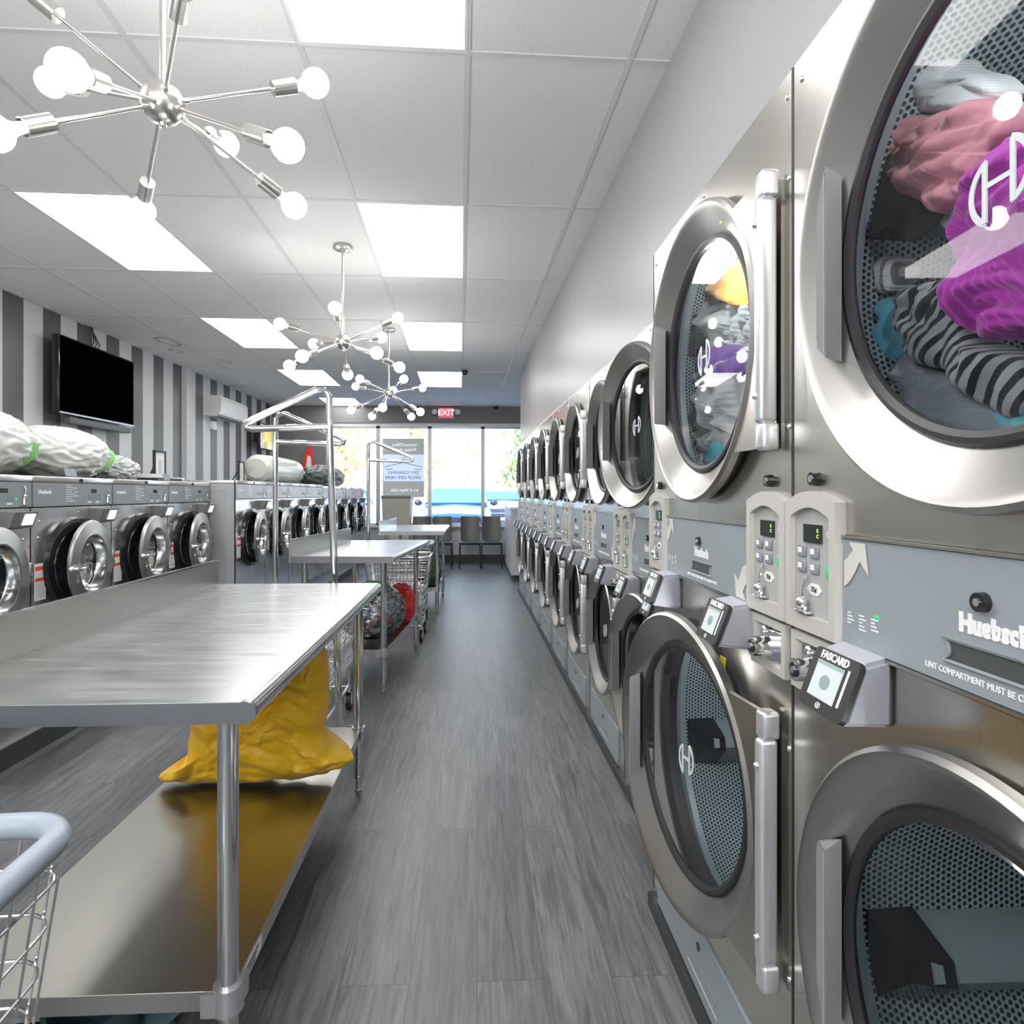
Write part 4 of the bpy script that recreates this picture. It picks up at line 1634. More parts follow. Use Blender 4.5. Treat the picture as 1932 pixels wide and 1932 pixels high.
make_cart('wire cart with gray bumper rim at the lower left photo corner', (-.87, .665, 0), math.radians(3), .56, .60, .80, .36, pitch=.055, loops=7, wire=.0022)
make_cart('wire cart behind the nearest table carrying tall chrome garment poles', (-.97, 3.44, 0), 0, .54, .86, .68, .30, rack=[(.27, -.43, -1, .39), (-.27, .48, 1, .42)])
make_cart('wire cart with a single chrome hanging pole between the far tables', (-.72, 6.30, 0), 0, .54, .50, .80, .36, pitch=.04, rack=[(-.31, -.30, 1, .42)])
make_cart('low wire cart just behind the middle table', (-.70, 5.70, 0), 0, .56, .50, .74, .34, rim=STEELL, pitch=.035, bumper=.012)

# things under the first table
t = thing('mop_bucket', 'teal plastic bucket with black wire bail on the floor under the nearest table', 'bucket', (-.90, 1.52, 0), .6)
tm = mat('teal_plastic', (.10, .19, .21), .4)
b = MB().m(tm)
b.box(-.10, .16, -.10, .10, .0, .012)
b.lathe([(.0, .085), (.11, .10), (.115, .105), (.11, .094), (.01, .08)], (0, 0, 0), 'z', 28)
b.build('tub', t)
MB().m(tm).prism([(.10, -.09, .02), (.28, -.07, .09), (.28, .07, .09), (.10, .09, .02)], (0, 0, .012)).build('pour_lip', t)
MB().m(BLACK).tube([(-.10, 0, .10), (-.19, -.02, .15), (-.24, .08, .13), (-.17, .13, .09), (-.02, .10, .10)], .005, 8).build('bail', t)
t = thing('canister_vacuum', 'black rounded canister under the left end of the nearest table', 'vacuum', (-1.10, 1.85, 0), 0)
b = MB().m(BLACKG).ball((0, 0, .10), .085, 24, (1, 1.2, 1)).box(-.06, .06, -.08, .08, .0, .05, .01)
b.build('housing', t)
MB().m(NICKEL).tube([(-.04, -.02, .17), (-.02, -.02, .21), (.03, -.02, .205), (.05, -.02, .17)], .006, 8).build('handle', t)

# ------------------------------------------------------------------ CHANDELIERS
BULB = mat('lit_bulb', (1, 1, 1), .3, emis=(1, .98, .95), es=34)
BASEW = mat('bulb_neck', (.85, .88, .88), .4, emis=(.9, 1, 1), es=.6)


def pix_dir(hub, px, L, near):
    a, b_, v = ray(*px)
    d = Vector((a, b_, v))
    o = Vector((0, 0, HC))
    k = d.normalized()
    oc = o - hub
    B = oc.dot(k)
    C = oc.dot(oc) - L * L
    disc = B * B - C
    if disc <= 0: t = -B
    else: t = -B + (-1 if near else 1) * math.sqrt(disc)
    return ((o + k * t) - hub).normalized()


rod_me = None


def make_arm(root, dirv, L, rod_r=.0055):
    q = Vector((0, 0, 1)).rotation_difference(dirv).to_matrix().to_4x4()
    a = MB().m(NICKEL).cyl((0, 0, .045), (0, 0, L - .115), rod_r, n=10).cyl((0, 0, .045), (0, 0, .065), .008, n=10)
    ao = a.build('arm', root, M=q)
    s = MB().m(NICKEL).lathe([(L - .128, .006), (L - .127, .0205), (L - .062, .021), (L - .060, .019), (L - .066, .0185)], (0, 0, 0), 'z', 20)
    s.build('socket', ao)
    b = MB().m(BASEW).lathe([(L - .066, .012), (L - .046, .0135), (L - .036, .018)], (0, 0, 0), 'z', 16)
    b.m(BULB).ball((0, 0, L), .0385, 20)
    b.build('bulb', ao)


def chandelier(label, hub, arms, L=.43):
    root = thing('starburst_chandelier', label, 'chandelier', hub, 0, 'starburst chandeliers over the worktables')
    dz = HT - hub[2]
    c = MB().m(NICKEL).lathe([(dz - .001, .062), (dz - .022, .062), (dz - .027, .055), (dz - .03, .02), (dz - .045, .012), (dz - .045, .001)], (0, 0, 0), 'z', 32)
    c.build('canopy', root)
    MB().m(NICKEL).cyl((0, 0, .045), (0, 0, dz - .03), .008, n=12).build('stem', root)
    h = MB().m(NICKEL).ball((0, 0, 0), .053, 32)
    h.lathe([(-.062, .002), (-.060, .008), (-.052, .010)], (0, 0, 0), 'z', 12)
    h.build('hub', root)
    for (px, near) in arms:
        d = pix_dir(Vector(hub), px, L, near) if isinstance(px, tuple) and len(px) == 2 else Vector(px).normalized()
        make_arm(root, d, L)


def hub_at(px, zc_h):
    a, b_, v = ray(*px)
    t = (zc_h - HC) / v
    return (a * t, b_ * t, zc_h)


HZ = 2.30
chandelier('nearest starburst chandelier, large at the upper left', hub_at((307, 195), HZ),
           [((595, 157), False), ((543, 275), True), ((555, 388), False), ((268, 397), False), ((427, 272), False), ((-12, 250), True), ((128, 133), True), ((96, 155), False), ((20, -45), False), ((352, -60), True)], .42)
chandelier('second starburst chandelier, over the gap between the first two tables', hub_at((647, 645), HZ),
           [((528, 611), False), ((632, 581), True), ((751, 600), False), ((592, 649), False), ((570, 672), True), ((546, 690), False), ((656, 707), False), ((711, 666), True), ((720, 637), False), ((754, 693), False)], .43)
chandelier('third starburst chandelier, nearest the front windows', hub_at((734, 741), HZ),
           [((662, 774), False), ((702, 785), False), ((722, 769), True), ((776, 786), False), ((793, 777), True), ((762, 715), True), ((797, 732), False), ((742, 736), False), ((679, 715), True), ((671, 729), False)], .43)

# ------------------------------------------------------------------ wall things, left
t = thing('television', 'large black wall television above the near washers', 'television', (XL + .13, 6.23, 2.352), 0)
MB().m(BLACKG).box(-.03, .03, -.60, .60, -.345, .345, .006, 2).build('housing', t)
MB().m(SCREENB).box(.030, .0315, -.585, .585, -.325, .33).build('screen', t)
MB().m(mat('tv_silver_strip', (.6, .62, .63), .3, 1)).box(.0305, .036, -.59, .59, -.345, -.332).build('lower_trim', t)
MB().m(BLACK).box(-.128, -.03, -.2, .2, -.15, .15).build('wall_bracket', t)
for (y0, z0, y1, z1, lb, nm) in ((6.35, 2.68, 6.30, HT - .005, 'thin black television cables running up to the ceiling', 'television_cable'), (6.20, 1.935, 6.50, 1.392, 'black cable hanging down the wall under the soundbar', 'power_cable')):
    c = MB().m(BLACK)
    for q in range(3 if nm[0] == 't' else 1):
        c.tube([(XL + .02, y0 - .06 * q, z0 - .02), (XL + .03, y0 - .05 * q + .10, (z0 * .6 + z1 * .4)), (XL + .025, (y1 + .02 * q), z1)], .006, 6)
    tag(c.build(nm), lb, 'cable')
t = thing('soundbar', 'long gray soundbar on the wall below the large television', 'soundbar', (XL + .10, 6.32, 1.965), 0)
MB().m(mat('soundbar_gray', (.10, .10, .105), .5)).box(-.04, .04, -.50, .50, -.03, .03, .008, 2).build('enclosure', t)
MB().m(BLACK).box(-.098, -.04, -.3, -.27, -.02, .02).box(-.098, -.04, .27, .3, -.02, .02).build('bracket', t)
t = thing('air_conditioner', 'white split air conditioner high on the striped wall', 'air conditioner', (XL, 9.42, 2.53), 0)
ACM = mat('ac_white', (.80, .80, .78), .4)
b = MB().m(ACM)
prof = [(0, -.14), (.16, -.15), (.21, -.12), (.235, -.04), (.235, .10), (.21, .14), (0, .14)]
b.prism([(p[0], -.51, p[1]) for p in prof], (0, 1.02, 0))
b.build('casing', t)
MB().m(mat('vent_slot', (.12, .12, .12), .5)).prism([(.10, -.45, -.152), (.18, -.45, -.1515), (.18, -.45, -.145), (.10, -.45, -.146)], (0, .9, 0)).build('air_outlet', t)
b = MB().m(ACM).box(0, .06, -.06, .06, -.06, .06, .006, 2)
o = b.build('wall_outlet_box')
o.location = (XL, 9.15, 2.27)
tag(o, 'small white box on the wall under the air conditioner', 'outlet box')
# small television near the window
t = thing('television', 'small wall television showing a yellow picture near the front windows', 'television', (XL + .18, 10.95, 2.26), 0)
MB().m(BLACKG).box(-.03, .03, -.38, .38, -.22, .22, .005, 2).build('housing', t)
scm = mat('tv_picture', (.8, .6, .2), .4)
nt = scm.node_tree
tc = nn(nt, 'ShaderNodeTexCoord'); vz = nn(nt, 'ShaderNodeTexVoronoi'); vz.inputs['Scale'].default_value = 7
rp = nn(nt, 'ShaderNodeValToRGB')
rp.color_ramp.elements[0].color = (.85, .62, .08, 1); rp.color_ramp.elements[1].color = (.95, .92, .85, 1)
e_ = rp.color_ramp.elements.new(.55); e_.color = (.30, .24, .18, 1)
nt.links.new(tc.outputs['Object'], vz.inputs['Vector']); nt.links.new(vz.outputs['Color'], rp.inputs[0])
pb = nt.nodes['Principled BSDF']
nt.links.new(rp.outputs[0], pb.inputs['Base Color']); nt.links.new(rp.outputs[0], pb.inputs['Emission Color']); pb.inputs['Emission Strength'].default_value = .9
MB().m(scm).box(.030, .032, -.36, .36, -.20, .20).build('screen', t)
MB().m(BLACK).box(-.178, -.03, -.1, .1, -.08, .08).build('wall_bracket', t)

# things on top of washers
ZT = 1.388
LBAG = mat('white_poly_bag', (.80, .81, .79), .25, spec=.6, coat=.3, bump=.5, nscale=(14, 14, 14))
TAG = mat('green_tag', (.28, .85, .18), .5)


def bundle(label, loc, rad, seed, tags):
    root = thing('laundry_bundle', label, 'laundry bundle', loc, 0, 'wrapped laundry bundles on the near washers')
    blob('poly_bag', None, None, (0, 0, rad[2] * .92), rad, LBAG, seed, .07, 5, -rad[2] * .90, parent=root)
    for (y_, z_, tilt) in tags:
        k = MB().m(TAG)
        pr = None
        for i in range(9):
            f = i / 8
            zz = z_ + .085 - .13 * f
            yy = y_ + tilt * f + .012 * math.sin(f * 5)
            rel = max(.05, 1 - (yy / rad[1]) ** 2 - ((zz - rad[2] * .92) / rad[2]) ** 2)
            xx = rad[0] * math.sqrt(rel) * 1.10 + .004
            a_, b_ = k.V((xx + .003, yy - .028, zz)), k.V((xx - .002, yy + .028, zz - .008))
            if pr: k.face([pr[0], pr[1], b_, a_])
            pr = (a_, b_)
        k.m(mat('tag_print', (.05, .2, .05), .6))
        k.build('tag', root)
    return root


bundle('big white plastic-wrapped laundry bundle at the left photo edge, on the washers', (-2.55, 3.05, ZT), (.30, .52, .185), 51, [(-.12, .08, .05), (.27, .09, .03)])
bundle('white plastic-wrapped laundry bundle between the big bundle and the clear plastic', (-2.58, 3.90, ZT), (.30, .31, .160), 52, [(.12, .10, -.02)])
blob('plastic_bag_pile', 'crumpled clear plastic bags beside the white bundles on the washers', 'plastic bag', (-2.52, 4.40, ZT + .07), (.15, .17, .085), mat('crinkled_film', (.62, .64, .65), .2, spec=.8, coat=.5, bump=.8, nscale=(30, 30, 30)), 53, .25, 8, -.075)
for (yy, w_, lb) in ((3.46, .09, 'small dark gray price card on the washer edge under the big bundle'), (4.50, .08, 'small blue-gray card on the washer edge beside the clear plastic')):
    o = MB().m(mat('slate_card', (.20, .24, .28), .5)).box(-.002, .002, -w_ / 2, w_ / 2, 0, .045).build('price_card')
    o.location = (-2.17, yy, ZT + .003)
    o.rotation_euler = (0, -.3, 0)
    tag(o, lb, 'card')
t = thing('document_tray', 'flat black tray with papers on top of the near washers', 'tray', (-2.40, 4.72, ZT), 0)
MB().m(BLACK).box(-.14, .14, -.17, .20, 0, .025, .003, 1).build('tray', t)
MB().m(WHITE).box(-.08, .06, -.06, .10, .026, .055).build('paper_stack', t)
o = MB().m(WHITE).box(-.05, .05, -.07, .07, 0, .02).build('paper_stack')
o.location = (-2.5, 5.0 + .3, 1.41)
tag(o, 'small pile of white papers on the first far washer', 'papers')


def frame(label, loc, w, h, rz):
    t = thing('picture_frame', label, 'picture frame', loc, rz)
    m = MB().m(BLACK)
    T = Matrix.Rotation(math.radians(-12), 4, 'Y')
    for (a, b_, c_, d_) in ((-w / 2, w / 2, 0, .014), (-w / 2, w / 2, h - .014, h), (-w / 2, -w / 2 + .014, 0, h), (w / 2 - .014, w / 2, 0, h)):
        m.box(-.01, .01, a, b_, c_, d_)
    m.prism([(-.01, -.02, h * .7), (-.01, .02, h * .7), (-.10, .02, .0), (-.10, -.02, 0)], (-.003, 0, 0))
    m.build('frame', t)
    k = MB().m(WHITE).box(-.004, .002, -w / 2 + .012, w / 2 - .012, .012, h - .012)
    k.m(mat('print_gray', (.55, .6, .66), .6)).box(.002, .003, -w * .14, w * .16, h * .25, h * .72)
    k.build('print', t)


frame('black picture frame with a sketch, standing on the last near washer', (-2.52, 5.10, 1.39), .17, .25, -.02)
frame('narrow black picture frame on the far washers left of the white roll', (-2.40, 6.50, 1.408), .16, .22, .05)
rl = thing('bedding_roll', 'pale plastic-wrapped bedding roll on the far washers', 'bedding', (-2.28, 7.35, 1.408), 0)
b = MB().m(mat('roll_film', (.62, .64, .58), .3, coat=.3))
pf = [(-.80, .002), (-.79, .10), (-.74, .145), (-.4, .155), (.2, .155), (.50, .150), (.60, .12), (.66, .07), (.70, .002)]
b.lathe([(p[0] * .95, p[1]) for p in pf], (0, 0, .152), 'y', 36)
for v in b.bm.verts:
    v.co += v.co.normalized() * .012 * noise.noise(v.co * 6)
b.build('roll', rl)
k = MB().m(mat('film_tail', (.75, .78, .76), .2, coat=.4))
for i in range(7):
    a = i * .9
    k.prism([(0, .56, .15), (.10 * math.cos(a), .74, .15 + .09 * math.sin(a)), (.06 * math.cos(a + .8), .76, .15 + .07 * math.sin(a + .8))], (.002, 0, 0))
k.build('gathered_end', rl)
blob('duffel_bag', 'dark gray bag on the far washers beside the bedding roll', 'bag', (-2.20, 9.0, 1.408 + .12), (.26, .62, .155), fabric('charcoal_nylon', (.085, .10, .095), .4, scale=6), 61, .12, 4, -.12)
# red hanging bag on front wall
t = thing('hanging_bag', 'red and white bag hanging on a hook on the dark front wall', 'bag', (-3.10, YF, 2.20), 0)
MB().m(BLACK).cyl((0, -.04, 0), (0, -.001, 0), .012, n=10).build('hook', t)
b = MB().m(mat('red_bag', (.8, .03, .02), .35))
b.prism([(-.03, -.06, -.02), (.03, -.06, -.02), (.10, -.06, -.45), (.13, -.06, -.52), (.06, -.06, -.50), (-.12, -.06, -.46), (-.10, -.06, -.25)], (0, .04, 0))
b.m(WHITE).prism([(-.03, -.062, -.20), (.03, -.062, -.22), (.05, -.062, -.42), (-.06, -.062, -.42)], (0, .002, 0))
b.build('bag_body', t)

# ------------------------------------------------------------------ far end things
t = thing('exit_sign', 'red lit exit sign with two emergency lamps over the windows', 'exit sign', (-.573, YF - .05, 2.80), 0)
MB().m(mat('exit_housing', (.40, .45, .45), .5)).box(-.155, .155, -.02, .05, -.105, .10, .006, 2).build('housing', t)
b = MB().m(mat('exit_red', (.9, .03, .05), .4, emis=(1, .05, .08), es=1.2)).box(-.125, .125, -.022, -.019, -.075, .085)
b.build('face', t)
b = MB().m(mat('exit_letters', (1, .35, .35), .4, emis=(1, .45, .45), es=1.6))
tb = text_bm('EXIT', .15, offset=.003)
b.merge(tb, False, Matrix.Translation((0, -.023, .005)) @ Matrix.Rotation(PI / 2, 4, 'X'))
tb.free()
b.build('lettering', t)
for s_ in (-1, 1):
    MB().m(mat('lamp_shell', (.5, .5, .5), .4)).lathe([(-.05, .055), (.0, .05), (.04, .03)], (s_ * .215, 0, .02), 'y', 16).box(s_ * .15, s_ * .21, .0, .03, .01, .03).m(WHITE).cyl((s_ * .215, -.05, .02), (s_ * .215, -.045, .02), .05, n=16).build('emergency_lamp', t)
# trash bin
t = thing('trash_bin', 'tall beige-gray trash bin in front of the window poster', 'trash bin', (-1.40, 11.1, 0), 0)
b = MB().m(mat('bin_taupe', (.40, .39, .33), .5))
A = [b.V(p) for p in ((-.20, -.16, 0), (.20, -.16, 0), (.20, .16, 0), (-.20, .16, 0))]
B = [b.V(p) for p in ((-.245, -.2, 1.22), (.245, -.2, 1.22), (.245, .2, 1.22), (-.245, .2, 1.22))]
b.face(A)
for i in range(4): b.face([A[i], A[(i + 1) % 4], B[(i + 1) % 4], B[i]])
b.build('bin_body', t)
MB().m(mat('bin_rim', (.16, .16, .15), .4)).box(-.255, .255, -.21, .21, 1.215, 1.265, .01, 2).build('lid', t)
# window poster (printed side faces the street, so the lettering reads mirrored from inside)
t = thing('window_poster', 'gray and blue poster in the window with mirrored dry cleaning lettering', 'poster', (-1.38, YF + .045, 1.78), 0)
MB().m(mat('poster_gray', (.26, .28, .29), .6, emis=(.26, .28, .29), es=.5)).box(-.385, .385, -.002, .002, -.55, .55).m(mat('poster_blue', (.42, .5, .72), .6, emis=(.45, .55, .8), es=.75)).box(-.37, .385, -.0045, -.002, -.25, .25).build('sheet', t)
b = MB().m(mat('poster_white', (.85, .87, .9), .6, emis=(.8, .85, .9), es=.6))


def mtext(mb, s, size, x, z, off=0., sx=1.):
    tb = text_bm(s, size, offset=off, sx=sx)
    for v in tb.verts: v.co.x *= -1
    mb.merge(tb, False, Matrix.Translation((x, -.006, z)) @ Matrix.Rotation(PI / 2, 4, 'X'))
    tb.free()


mtext(b, 'Home\u2022Office', .085, .02, .43)
mtext(b, 'Pickup Avail.', .085, .02, .34)
mtext(b, "It's A Wash USA", .075, .02, -.42)
b.build('white_lettering', t)
b = MB().m(mat('poster_ink', (.06, .09, .2), .6, emis=(.1, .15, .3), es=.3))
mtext(b, 'DRY CLEANING', .078, .0, -.09, .001, 1.05)
mtext(b, 'DROP OFF HERE', .088, -.01, -.185, .001, 1.05)
b.tube([(.20, -.007, -.02), (.33, -.007, -.03), (.345, -.007, .02), (.0, -.007, .10), (-.345, -.007, .02), (-.33, -.007, -.03), (-.20, -.007, -.02)], .006, 6)
b.tube([(.0, -.007, .10), (.0, -.007, .14), (.035, -.007, .17), (.0, -.007, .20), (-.035, -.007, .175)], .005, 6)
b.build('hanger_print', t)

# chairs
CH = mat('chair_shell', (.055, .055, .05), .35)
CL = mat('chair_leg', (.05, .05, .055), .35, .6)


def make_chair(label, loc):
    root = thing('waiting_chair', label, 'chair', loc, 0, 'dark waiting chairs under the front windows')
    b = MB().m(CH)
    # back shell: curved slab
    n = 8
    pv = None
    for k in range(n + 1):
        f = k / n
        z_ = .46 + .43 * f
        w = .17 - .012 * abs(f - .4)
        y_ = .16 + .07 * f
        row = [b.V((-w, y_ - .02, z_)), b.V((-w * .5, y_, z_)), b.V((w * .5, y_, z_)), b.V((w, y_ - .02, z_)), b.V((w, y_ + .0, z_)), b.V((w * .5, y_ + .02, z_)), b.V((-w * .5, y_ + .02, z_)), b.V((-w, y_, z_))]
        if pv:
            for i in range(8): b.face([pv[i], pv[(i + 1) % 8], row[(i + 1) % 8], row[i]], True)
        else: b.face(row)
        pv = row
    b.face(pv[::-1])
    b.build('backrest', root)
    MB().m(CH).box(-.185, .185, -.22, .19, .430, .462, .014, 3).build('seat', root)
    MB().m(CL).tube([(-.185, -.18, .42), (.185, -.18, .42)], .012, 8).build('crossbar', root)
    MB().m(CL).tube([(-.185, .14, .42), (.185, .14, .42)], .012, 8).build('crossbar', root)
    for sx_ in (-1, 1):
        for (y_, e) in ((-.18, -.04), (.14, .05)):
            MB().m(CL).tube([(sx_ * .17, y_, .42), (sx_ * .175, y_ + e * .3, .38), (sx_ * .18, y_ + e, .0)], .0115, 8).build('leg', root)
    return root


ch = make_chair('dark waiting chair right of the aisle centre under the windows, second from the counter', (-.125, 11.05, 0))
for (x_, lb) in ((.258, 'dark waiting chair next to the pale counter'), (-1.0 + .02, 'dark waiting chair just right of the trash bin, behind the farthest table'), (-.62, 'dark waiting chair behind the right corner of the farthest table')):
    c = copy_tree(ch)
    c.location = (x_, 11.05, 0)
    c['label'] = lb
# counter
t = thing('service_counter', 'pale gray service counter at the end of the dryer row', 'counter', (.65, 10.2, 0), 0)
MB().m(mat('counter_gray', (.50, .51, .54), .4)).box(-.15, .55, -.95, 1.1, .09, 1.06).build('carcass', t)
MB().m(mat('counter_top', (.72, .72, .74), .3)).box(-.17, .57, -.97, 1.12, 1.06, 1.095, .004, 1).build('countertop', t)
MB().m(DARKTRIM).box(-.10, .52, -.88, 1.05, 0, .09).build('toe_base', t)
# security cameras
for (px, lb) in (((877, 702), 'small gray dome camera on the ceiling above the aisle'), ((936, 769), 'small camera where the ceiling meets the front wall')):
    a, b_, v = ray(*px)
    t_ = (HT - .04 - HC) / v
    yy = min(b_ * t_, YF - .06)
    t = thing('security_camera', lb, 'camera', (a * yy / b_, yy, HT), 0)
    MB().m(mat('camera_gray', (.3, .3, .3), .4)).cyl((0, 0, -.02), (0, 0, 0), .05, n=20).build('mount', t)
    MB().m(BLACKG).ball((0, 0, -.04), .042, 20).build('dome', t)

# ------------------------------------------------------------------ OUTSIDE
g = MB().m(mat('parking_asphalt', (.30, .31, .32), .8, bump=.2, nscale=(30, 30, 30))).box(-40, 40, YF + .15, 80, -.25, -.12)
struct(g, 'ground')


def make_car(label, loc, rz, paint):
    root = thing('car', label, 'car', loc, rz, 'cars parked outside the windows')
    b = MB().m(paint)
    secs = [(0.0, .80, .34, .80), (.08, .88, .26, .96), (.35, .93, .22, 1.03), (1.05, .94, .20, 1.12), (1.35, .94, .20, 1.16), (2.5, .94, .20, 1.17), (3.8, .94, .22, 1.17), (4.35, .90, .28, 1.14), (4.45, .86, .34, 1.0)]
    pv = None
    for (y_, w, z0, z1) in secs:
        P = [(-w * .92, z0), (-w, z0 + .12), (-w, z1 - .18), (-w * .93, z1 - .06), (-w * .7, z1), (0, z1 + .03), (w * .7, z1), (w * .93, z1 - .06), (w, z1 - .18), (w, z0 + .12), (w * .92, z0)]
        row = [b.V((p[0], y_, p[1])) for p in P]
        if pv:
            for i in range(len(P)): b.face([pv[i], pv[(i + 1) % len(P)], row[(i + 1) % len(P)], row[i]], i not in (10,))
        else: b.face(row)
        pv = row
    b.face(pv[::-1])
    # roof
    R = [b.V(p) for p in ((-.66, 2.05, 1.50), (.66, 2.05, 1.50), (.66, 3.9, 1.50), (-.66, 3.9, 1.50))]
    R2 = [b.V(p) for p in ((-.62, 2.05, 1.55), (.62, 2.05, 1.55), (.62, 3.9, 1.55), (-.62, 3.9, 1.55))]
    for i in range(4): b.face([R[i], R[(i + 1) % 4], R2[(i + 1) % 4], R2[i]])
    b.face(R2)
    for s_ in (-1, 1):
        b.tube([(s_ * .84, 1.30, 1.15), (s_ * .66, 2.05, 1.52)], .035, 6)
        b.tube([(s_ * .86, 4.2, 1.15), (s_ * .66, 3.9, 1.52)], .05, 6)
        b.tube([(s_ * .90, 2.7, 1.15), (s_ * .66, 2.75, 1.52)], .035, 6)
    b.build('body', root)
    gl = MB().m(mat('car_glass', (.05, .30, .42), .08, coat=.5))
    gl.quad((-.82, 1.32, 1.175), (.82, 1.32, 1.175), (.64, 2.04, 1.51), (-.64, 2.04, 1.51))
    gl.m(mat('cowl_dark', (.01, .06, .16), .3)).box(-.80, .80, 1.22, 1.34, 1.16, 1.205).m(MATS['car_glass'])
    gl.quad((-.84, 4.2, 1.16), (.84, 4.2, 1.16), (.64, 3.9, 1.5), (-.64, 3.9, 1.5))
    for s_ in (-1, 1):
        gl.quad((s_ * .87, 1.45, 1.16), (s_ * .88, 4.0, 1.16), (s_ * .66, 3.8, 1.5), (s_ * .64, 2.1, 1.5))
    gl.build('windscreen', root)
    gr = MB().m(mat('grille_dark', (.03, .05, .10), .3))
    gr.box(-.74, .74, -.02, .04, .60, .90, .01, 2).box(-.6, .6, -.02, .04, .34, .50, .01, 2)
    gr.m(CHROME).box(-.72, .72, -.03, .0, .735, .75)
    gr.build('grille', root)
    for s_ in (-1, 1):
        MB().m(mat('headlamp', (.7, .75, .8), .1, coat=1)).ball((s_ * .78, .07, .80), .10, 16, (1.1, .5, .8)).build('headlamp', root)
        MB().m(mat('mirror_dark', (.03, .04, .06), .3)).ball((s_ * 1.03, 1.5, 1.20), .10, 12, (1.1, .6, .75)).build('side_mirror', root)
        for y_ in (.85, 3.55):
            w = MB().m(BLACK).cyl((s_ * .72, y_, .22), (s_ * .95, y_, .22), .33, n=28)
            w.m(STEELL).cyl((s_ * .95, y_, .22), (s_ * .958, y_, .22), .20, n=20)
            w.build('wheel', root)
    return root


PB = mat('car_paint_blue', (.18, .46, .72), .2, .1, coat=1.)
car = make_car('light blue car parked nose-in outside the middle windows', (-.50, 13.6, -.12), 0, PB)
car.scale = (.88, 1, 1)
c = copy_tree(car)
c.location = (-3.75, 13.9, -.12)
c['label'] = 'second blue car outside, left of the poster behind the washers'
make_car('white car parked farther off beyond the right window', (1.1, 21.5, -.12), .1, mat('car_paint_white', (.8, .8, .8), .25, coat=1.))


def tree(label, loc, h, r, col, seed, nleaf=2600):
    root = thing('tree', label, 'tree', loc, 0, 'trees beyond the parking lot')
    random.seed(seed)
    t = MB().m(mat('bark', (.42, .36, .28), .9)).tube([(0, 0, 0), (.06, .02, h * .3), (-.04, 0, h * .6), (.02, 0, h * .85)], .07, 8)
    for k in range(7):
        a = k * 2.4
        z_ = h * (.3 + .07 * k)
        t.tube([(0, 0, z_), (r * .5 * math.cos(a), r * .5 * math.sin(a), z_ + h * .12), (r * .8 * math.cos(a), r * .8 * math.sin(a), z_ + h * .2)], .018, 6)
    t.build('trunk', root)
    lm = bpy.data.materials.new('leaves')
    lm.use_nodes = True
    nt = lm.node_tree
    bs = nt.nodes['Principled BSDF']
    bs.inputs['Roughness'].default_value = .7
    oi = nn(nt, 'ShaderNodeTexCoord'); nz = nn(nt, 'ShaderNodeTexNoise'); nz.inputs['Scale'].default_value = 3.
    rp = nn(nt, 'ShaderNodeValToRGB')
    rp.color_ramp.elements[0].position = .35; rp.color_ramp.elements[1].position = .65
    rp.color_ramp.elements[0].color = (*col[0], 1); rp.color_ramp.elements[1].color = (*col[1], 1)
    nt.links.new(oi.outputs['Object'], nz.inputs['Vector']); nt.links.new(nz.outputs[0], rp.inputs[0]); nt.links.new(rp.outputs[0], bs.inputs['Base Color'])
    f = MB().m(lm)
    cl = [(random.gauss(0, .45) * r, random.gauss(0, .45) * r, h * (.25 + .7 * random.random())) for _ in range(34)]
    for k in range(nleaf):
        c_ = random.choice(cl)
        p = Vector(c_) + Vector((random.gauss(0, .3), random.gauss(0, .3), random.gauss(0, .28)))
        u = Vector((random.uniform(-1, 1), random.uniform(-1, 1), random.uniform(-1, 1))).normalized() * .11
        v = u.orthogonal().normalized() * .07
        f.quad(p - u, p - v, p + u, p + v)
    f.build('foliage', root, recalc=False)


tree('pale autumn tree with orange patches outside the leftmost window', (-5.9, 21, -.12), 6, 1.9, ((.75, .62, .25), (.70, .30, .06)), 3)
tree('yellow-green autumn tree outside behind the poster', (-3.0, 29, -.12), 6, 1.7, ((.70, .70, .30), (.80, .60, .30)), 4)
tree('pale thin-leaved tree straight beyond the blue car', (-.6, 36, -.12), 5, 1.6, ((.75, .78, .50), (.60, .66, .38)), 5, 1200)
tree('green tree seen through the right window above the counter', (2.6, 27, -.12), 5.2, 1.1, ((.16, .34, .08), (.40, .55, .14)), 6, 2400)
tree('orange bush-like tree low beyond the second blue car', (-9.5, 16.5, -.12), 3.2, 1.0, ((.8, .42, .10), (.75, .65, .2)), 8, 1800)
bl = MB().m(mat('white_building', (.85, .85, .83), .7)).box(-16, 24, 44, 50, -.2, 4.2)
bl.m(mat('building_roof', (.45, .5, .55), .7)).box(-16.3, 24.3, 43.6, 50, 4.2, 4.5)
tag(bl.build('white_building'), 'long pale building across the parking lot', 'building')

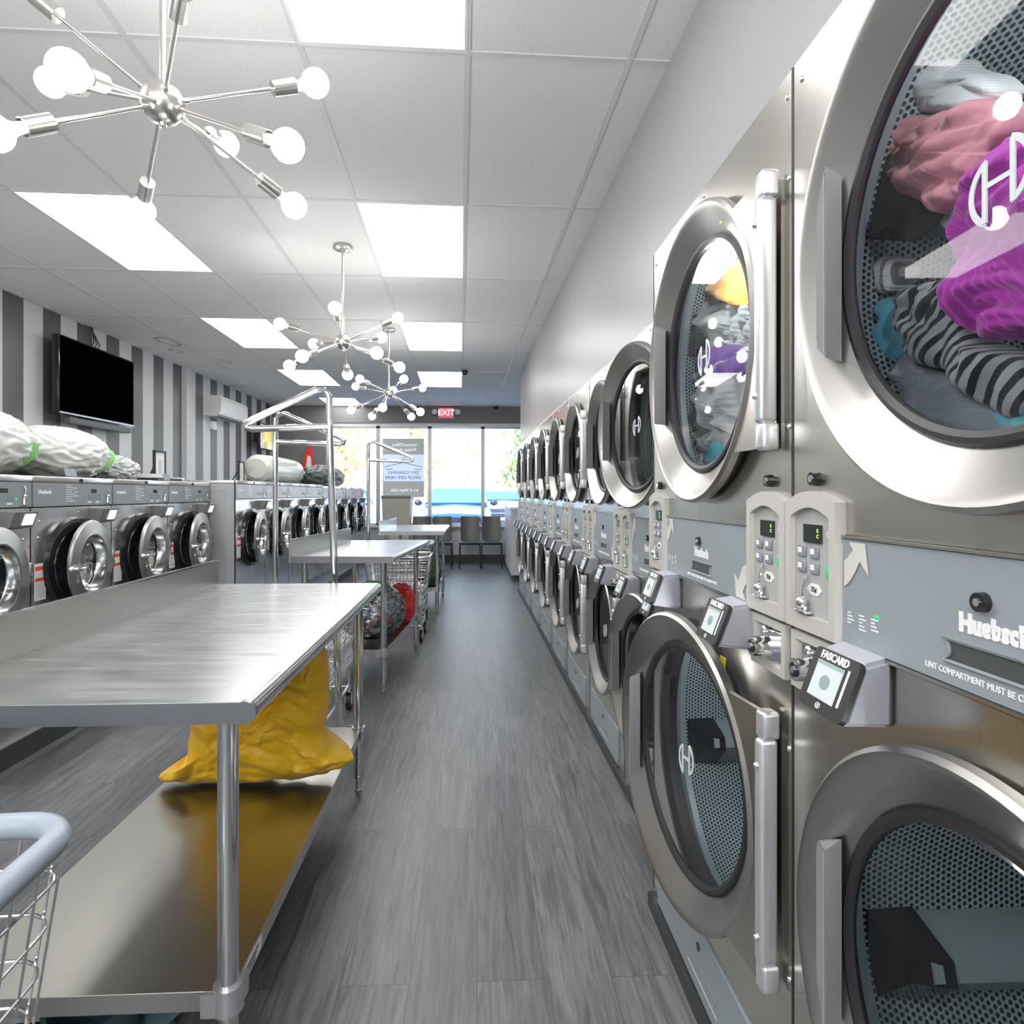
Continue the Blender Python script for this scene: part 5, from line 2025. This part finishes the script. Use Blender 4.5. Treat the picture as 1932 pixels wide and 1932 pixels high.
# ------------------------------------------------------------------ LIGHT
w = bpy.data.worlds.new('world')
sc.world = w
w.use_nodes = True
nt = w.node_tree
bg = nt.nodes['Background']
tc = nn(nt, 'ShaderNodeTexCoord')
sp = nn(nt, 'ShaderNodeSeparateXYZ')
nt.links.new(tc.outputs['Generated'], sp.inputs[0])
rp = nn(nt, 'ShaderNodeValToRGB')
rp.color_ramp.elements[0].position = 0.
rp.color_ramp.elements[0].color = (.95, .97, 1, 1)
rp.color_ramp.elements[1].position = .6
rp.color_ramp.elements[1].color = (.45, .68, 1, 1)
nt.links.new(sp.outputs['Z'], rp.inputs[0])
nt.links.new(rp.outputs[0], bg.inputs[0])
bg.inputs[1].default_value = 3.3
sun = bpy.data.lights.new('sun', 'SUN')
sun.energy = 6.5
sun.angle = .02
so = bpy.data.objects.new('sun', sun)
COL.objects.link(so)
so.rotation_euler = (math.radians(52), 0, math.radians(-25))


def area(name, loc, rot, sx_, sy_, e, col=(1, 1, 1)):
    l = bpy.data.lights.new(name, 'AREA')
    l.shape = 'RECTANGLE'
    l.size, l.size_y = sx_, sy_
    l.energy = e
    l.color = col
    o = bpy.data.objects.new(name, l)
    COL.objects.link(o)
    o.location = loc
    o.rotation_euler = rot
    return o


area('room_fill', (-1.4, -2.2, 2.2), (math.radians(62), 0, 0), 3.5, 1.2, 70)  # added fill from behind the camera, not a fixture of the room
area('ceiling_fill', (-.4, -.9, 1.6), (PI, 0, 0), .6, .6, 34)  # upward fill added to lift the ceiling, no actual flash unit
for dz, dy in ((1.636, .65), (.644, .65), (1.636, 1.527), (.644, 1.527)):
    l = bpy.data.lights.new('drum_fill', 'POINT')  # added fill that brightens the near drums, not a dryer part
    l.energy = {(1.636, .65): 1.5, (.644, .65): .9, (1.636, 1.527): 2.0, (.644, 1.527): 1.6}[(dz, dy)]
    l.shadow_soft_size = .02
    o = bpy.data.objects.new('drum_fill', l)
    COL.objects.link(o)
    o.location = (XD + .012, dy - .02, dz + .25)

sc.view_settings.view_transform = 'Standard'
sc.view_settings.look = 'None'
sc.view_settings.exposure = .36
sc.view_settings.gamma = 1.12
cy = sc.cycles
cy.use_denoising = True
cy.max_bounces = 8
cy.transparent_max_bounces = 12
cy.sample_clamp_indirect = 6
cy.caustics_reflective = False
cy.caustics_refractive = False
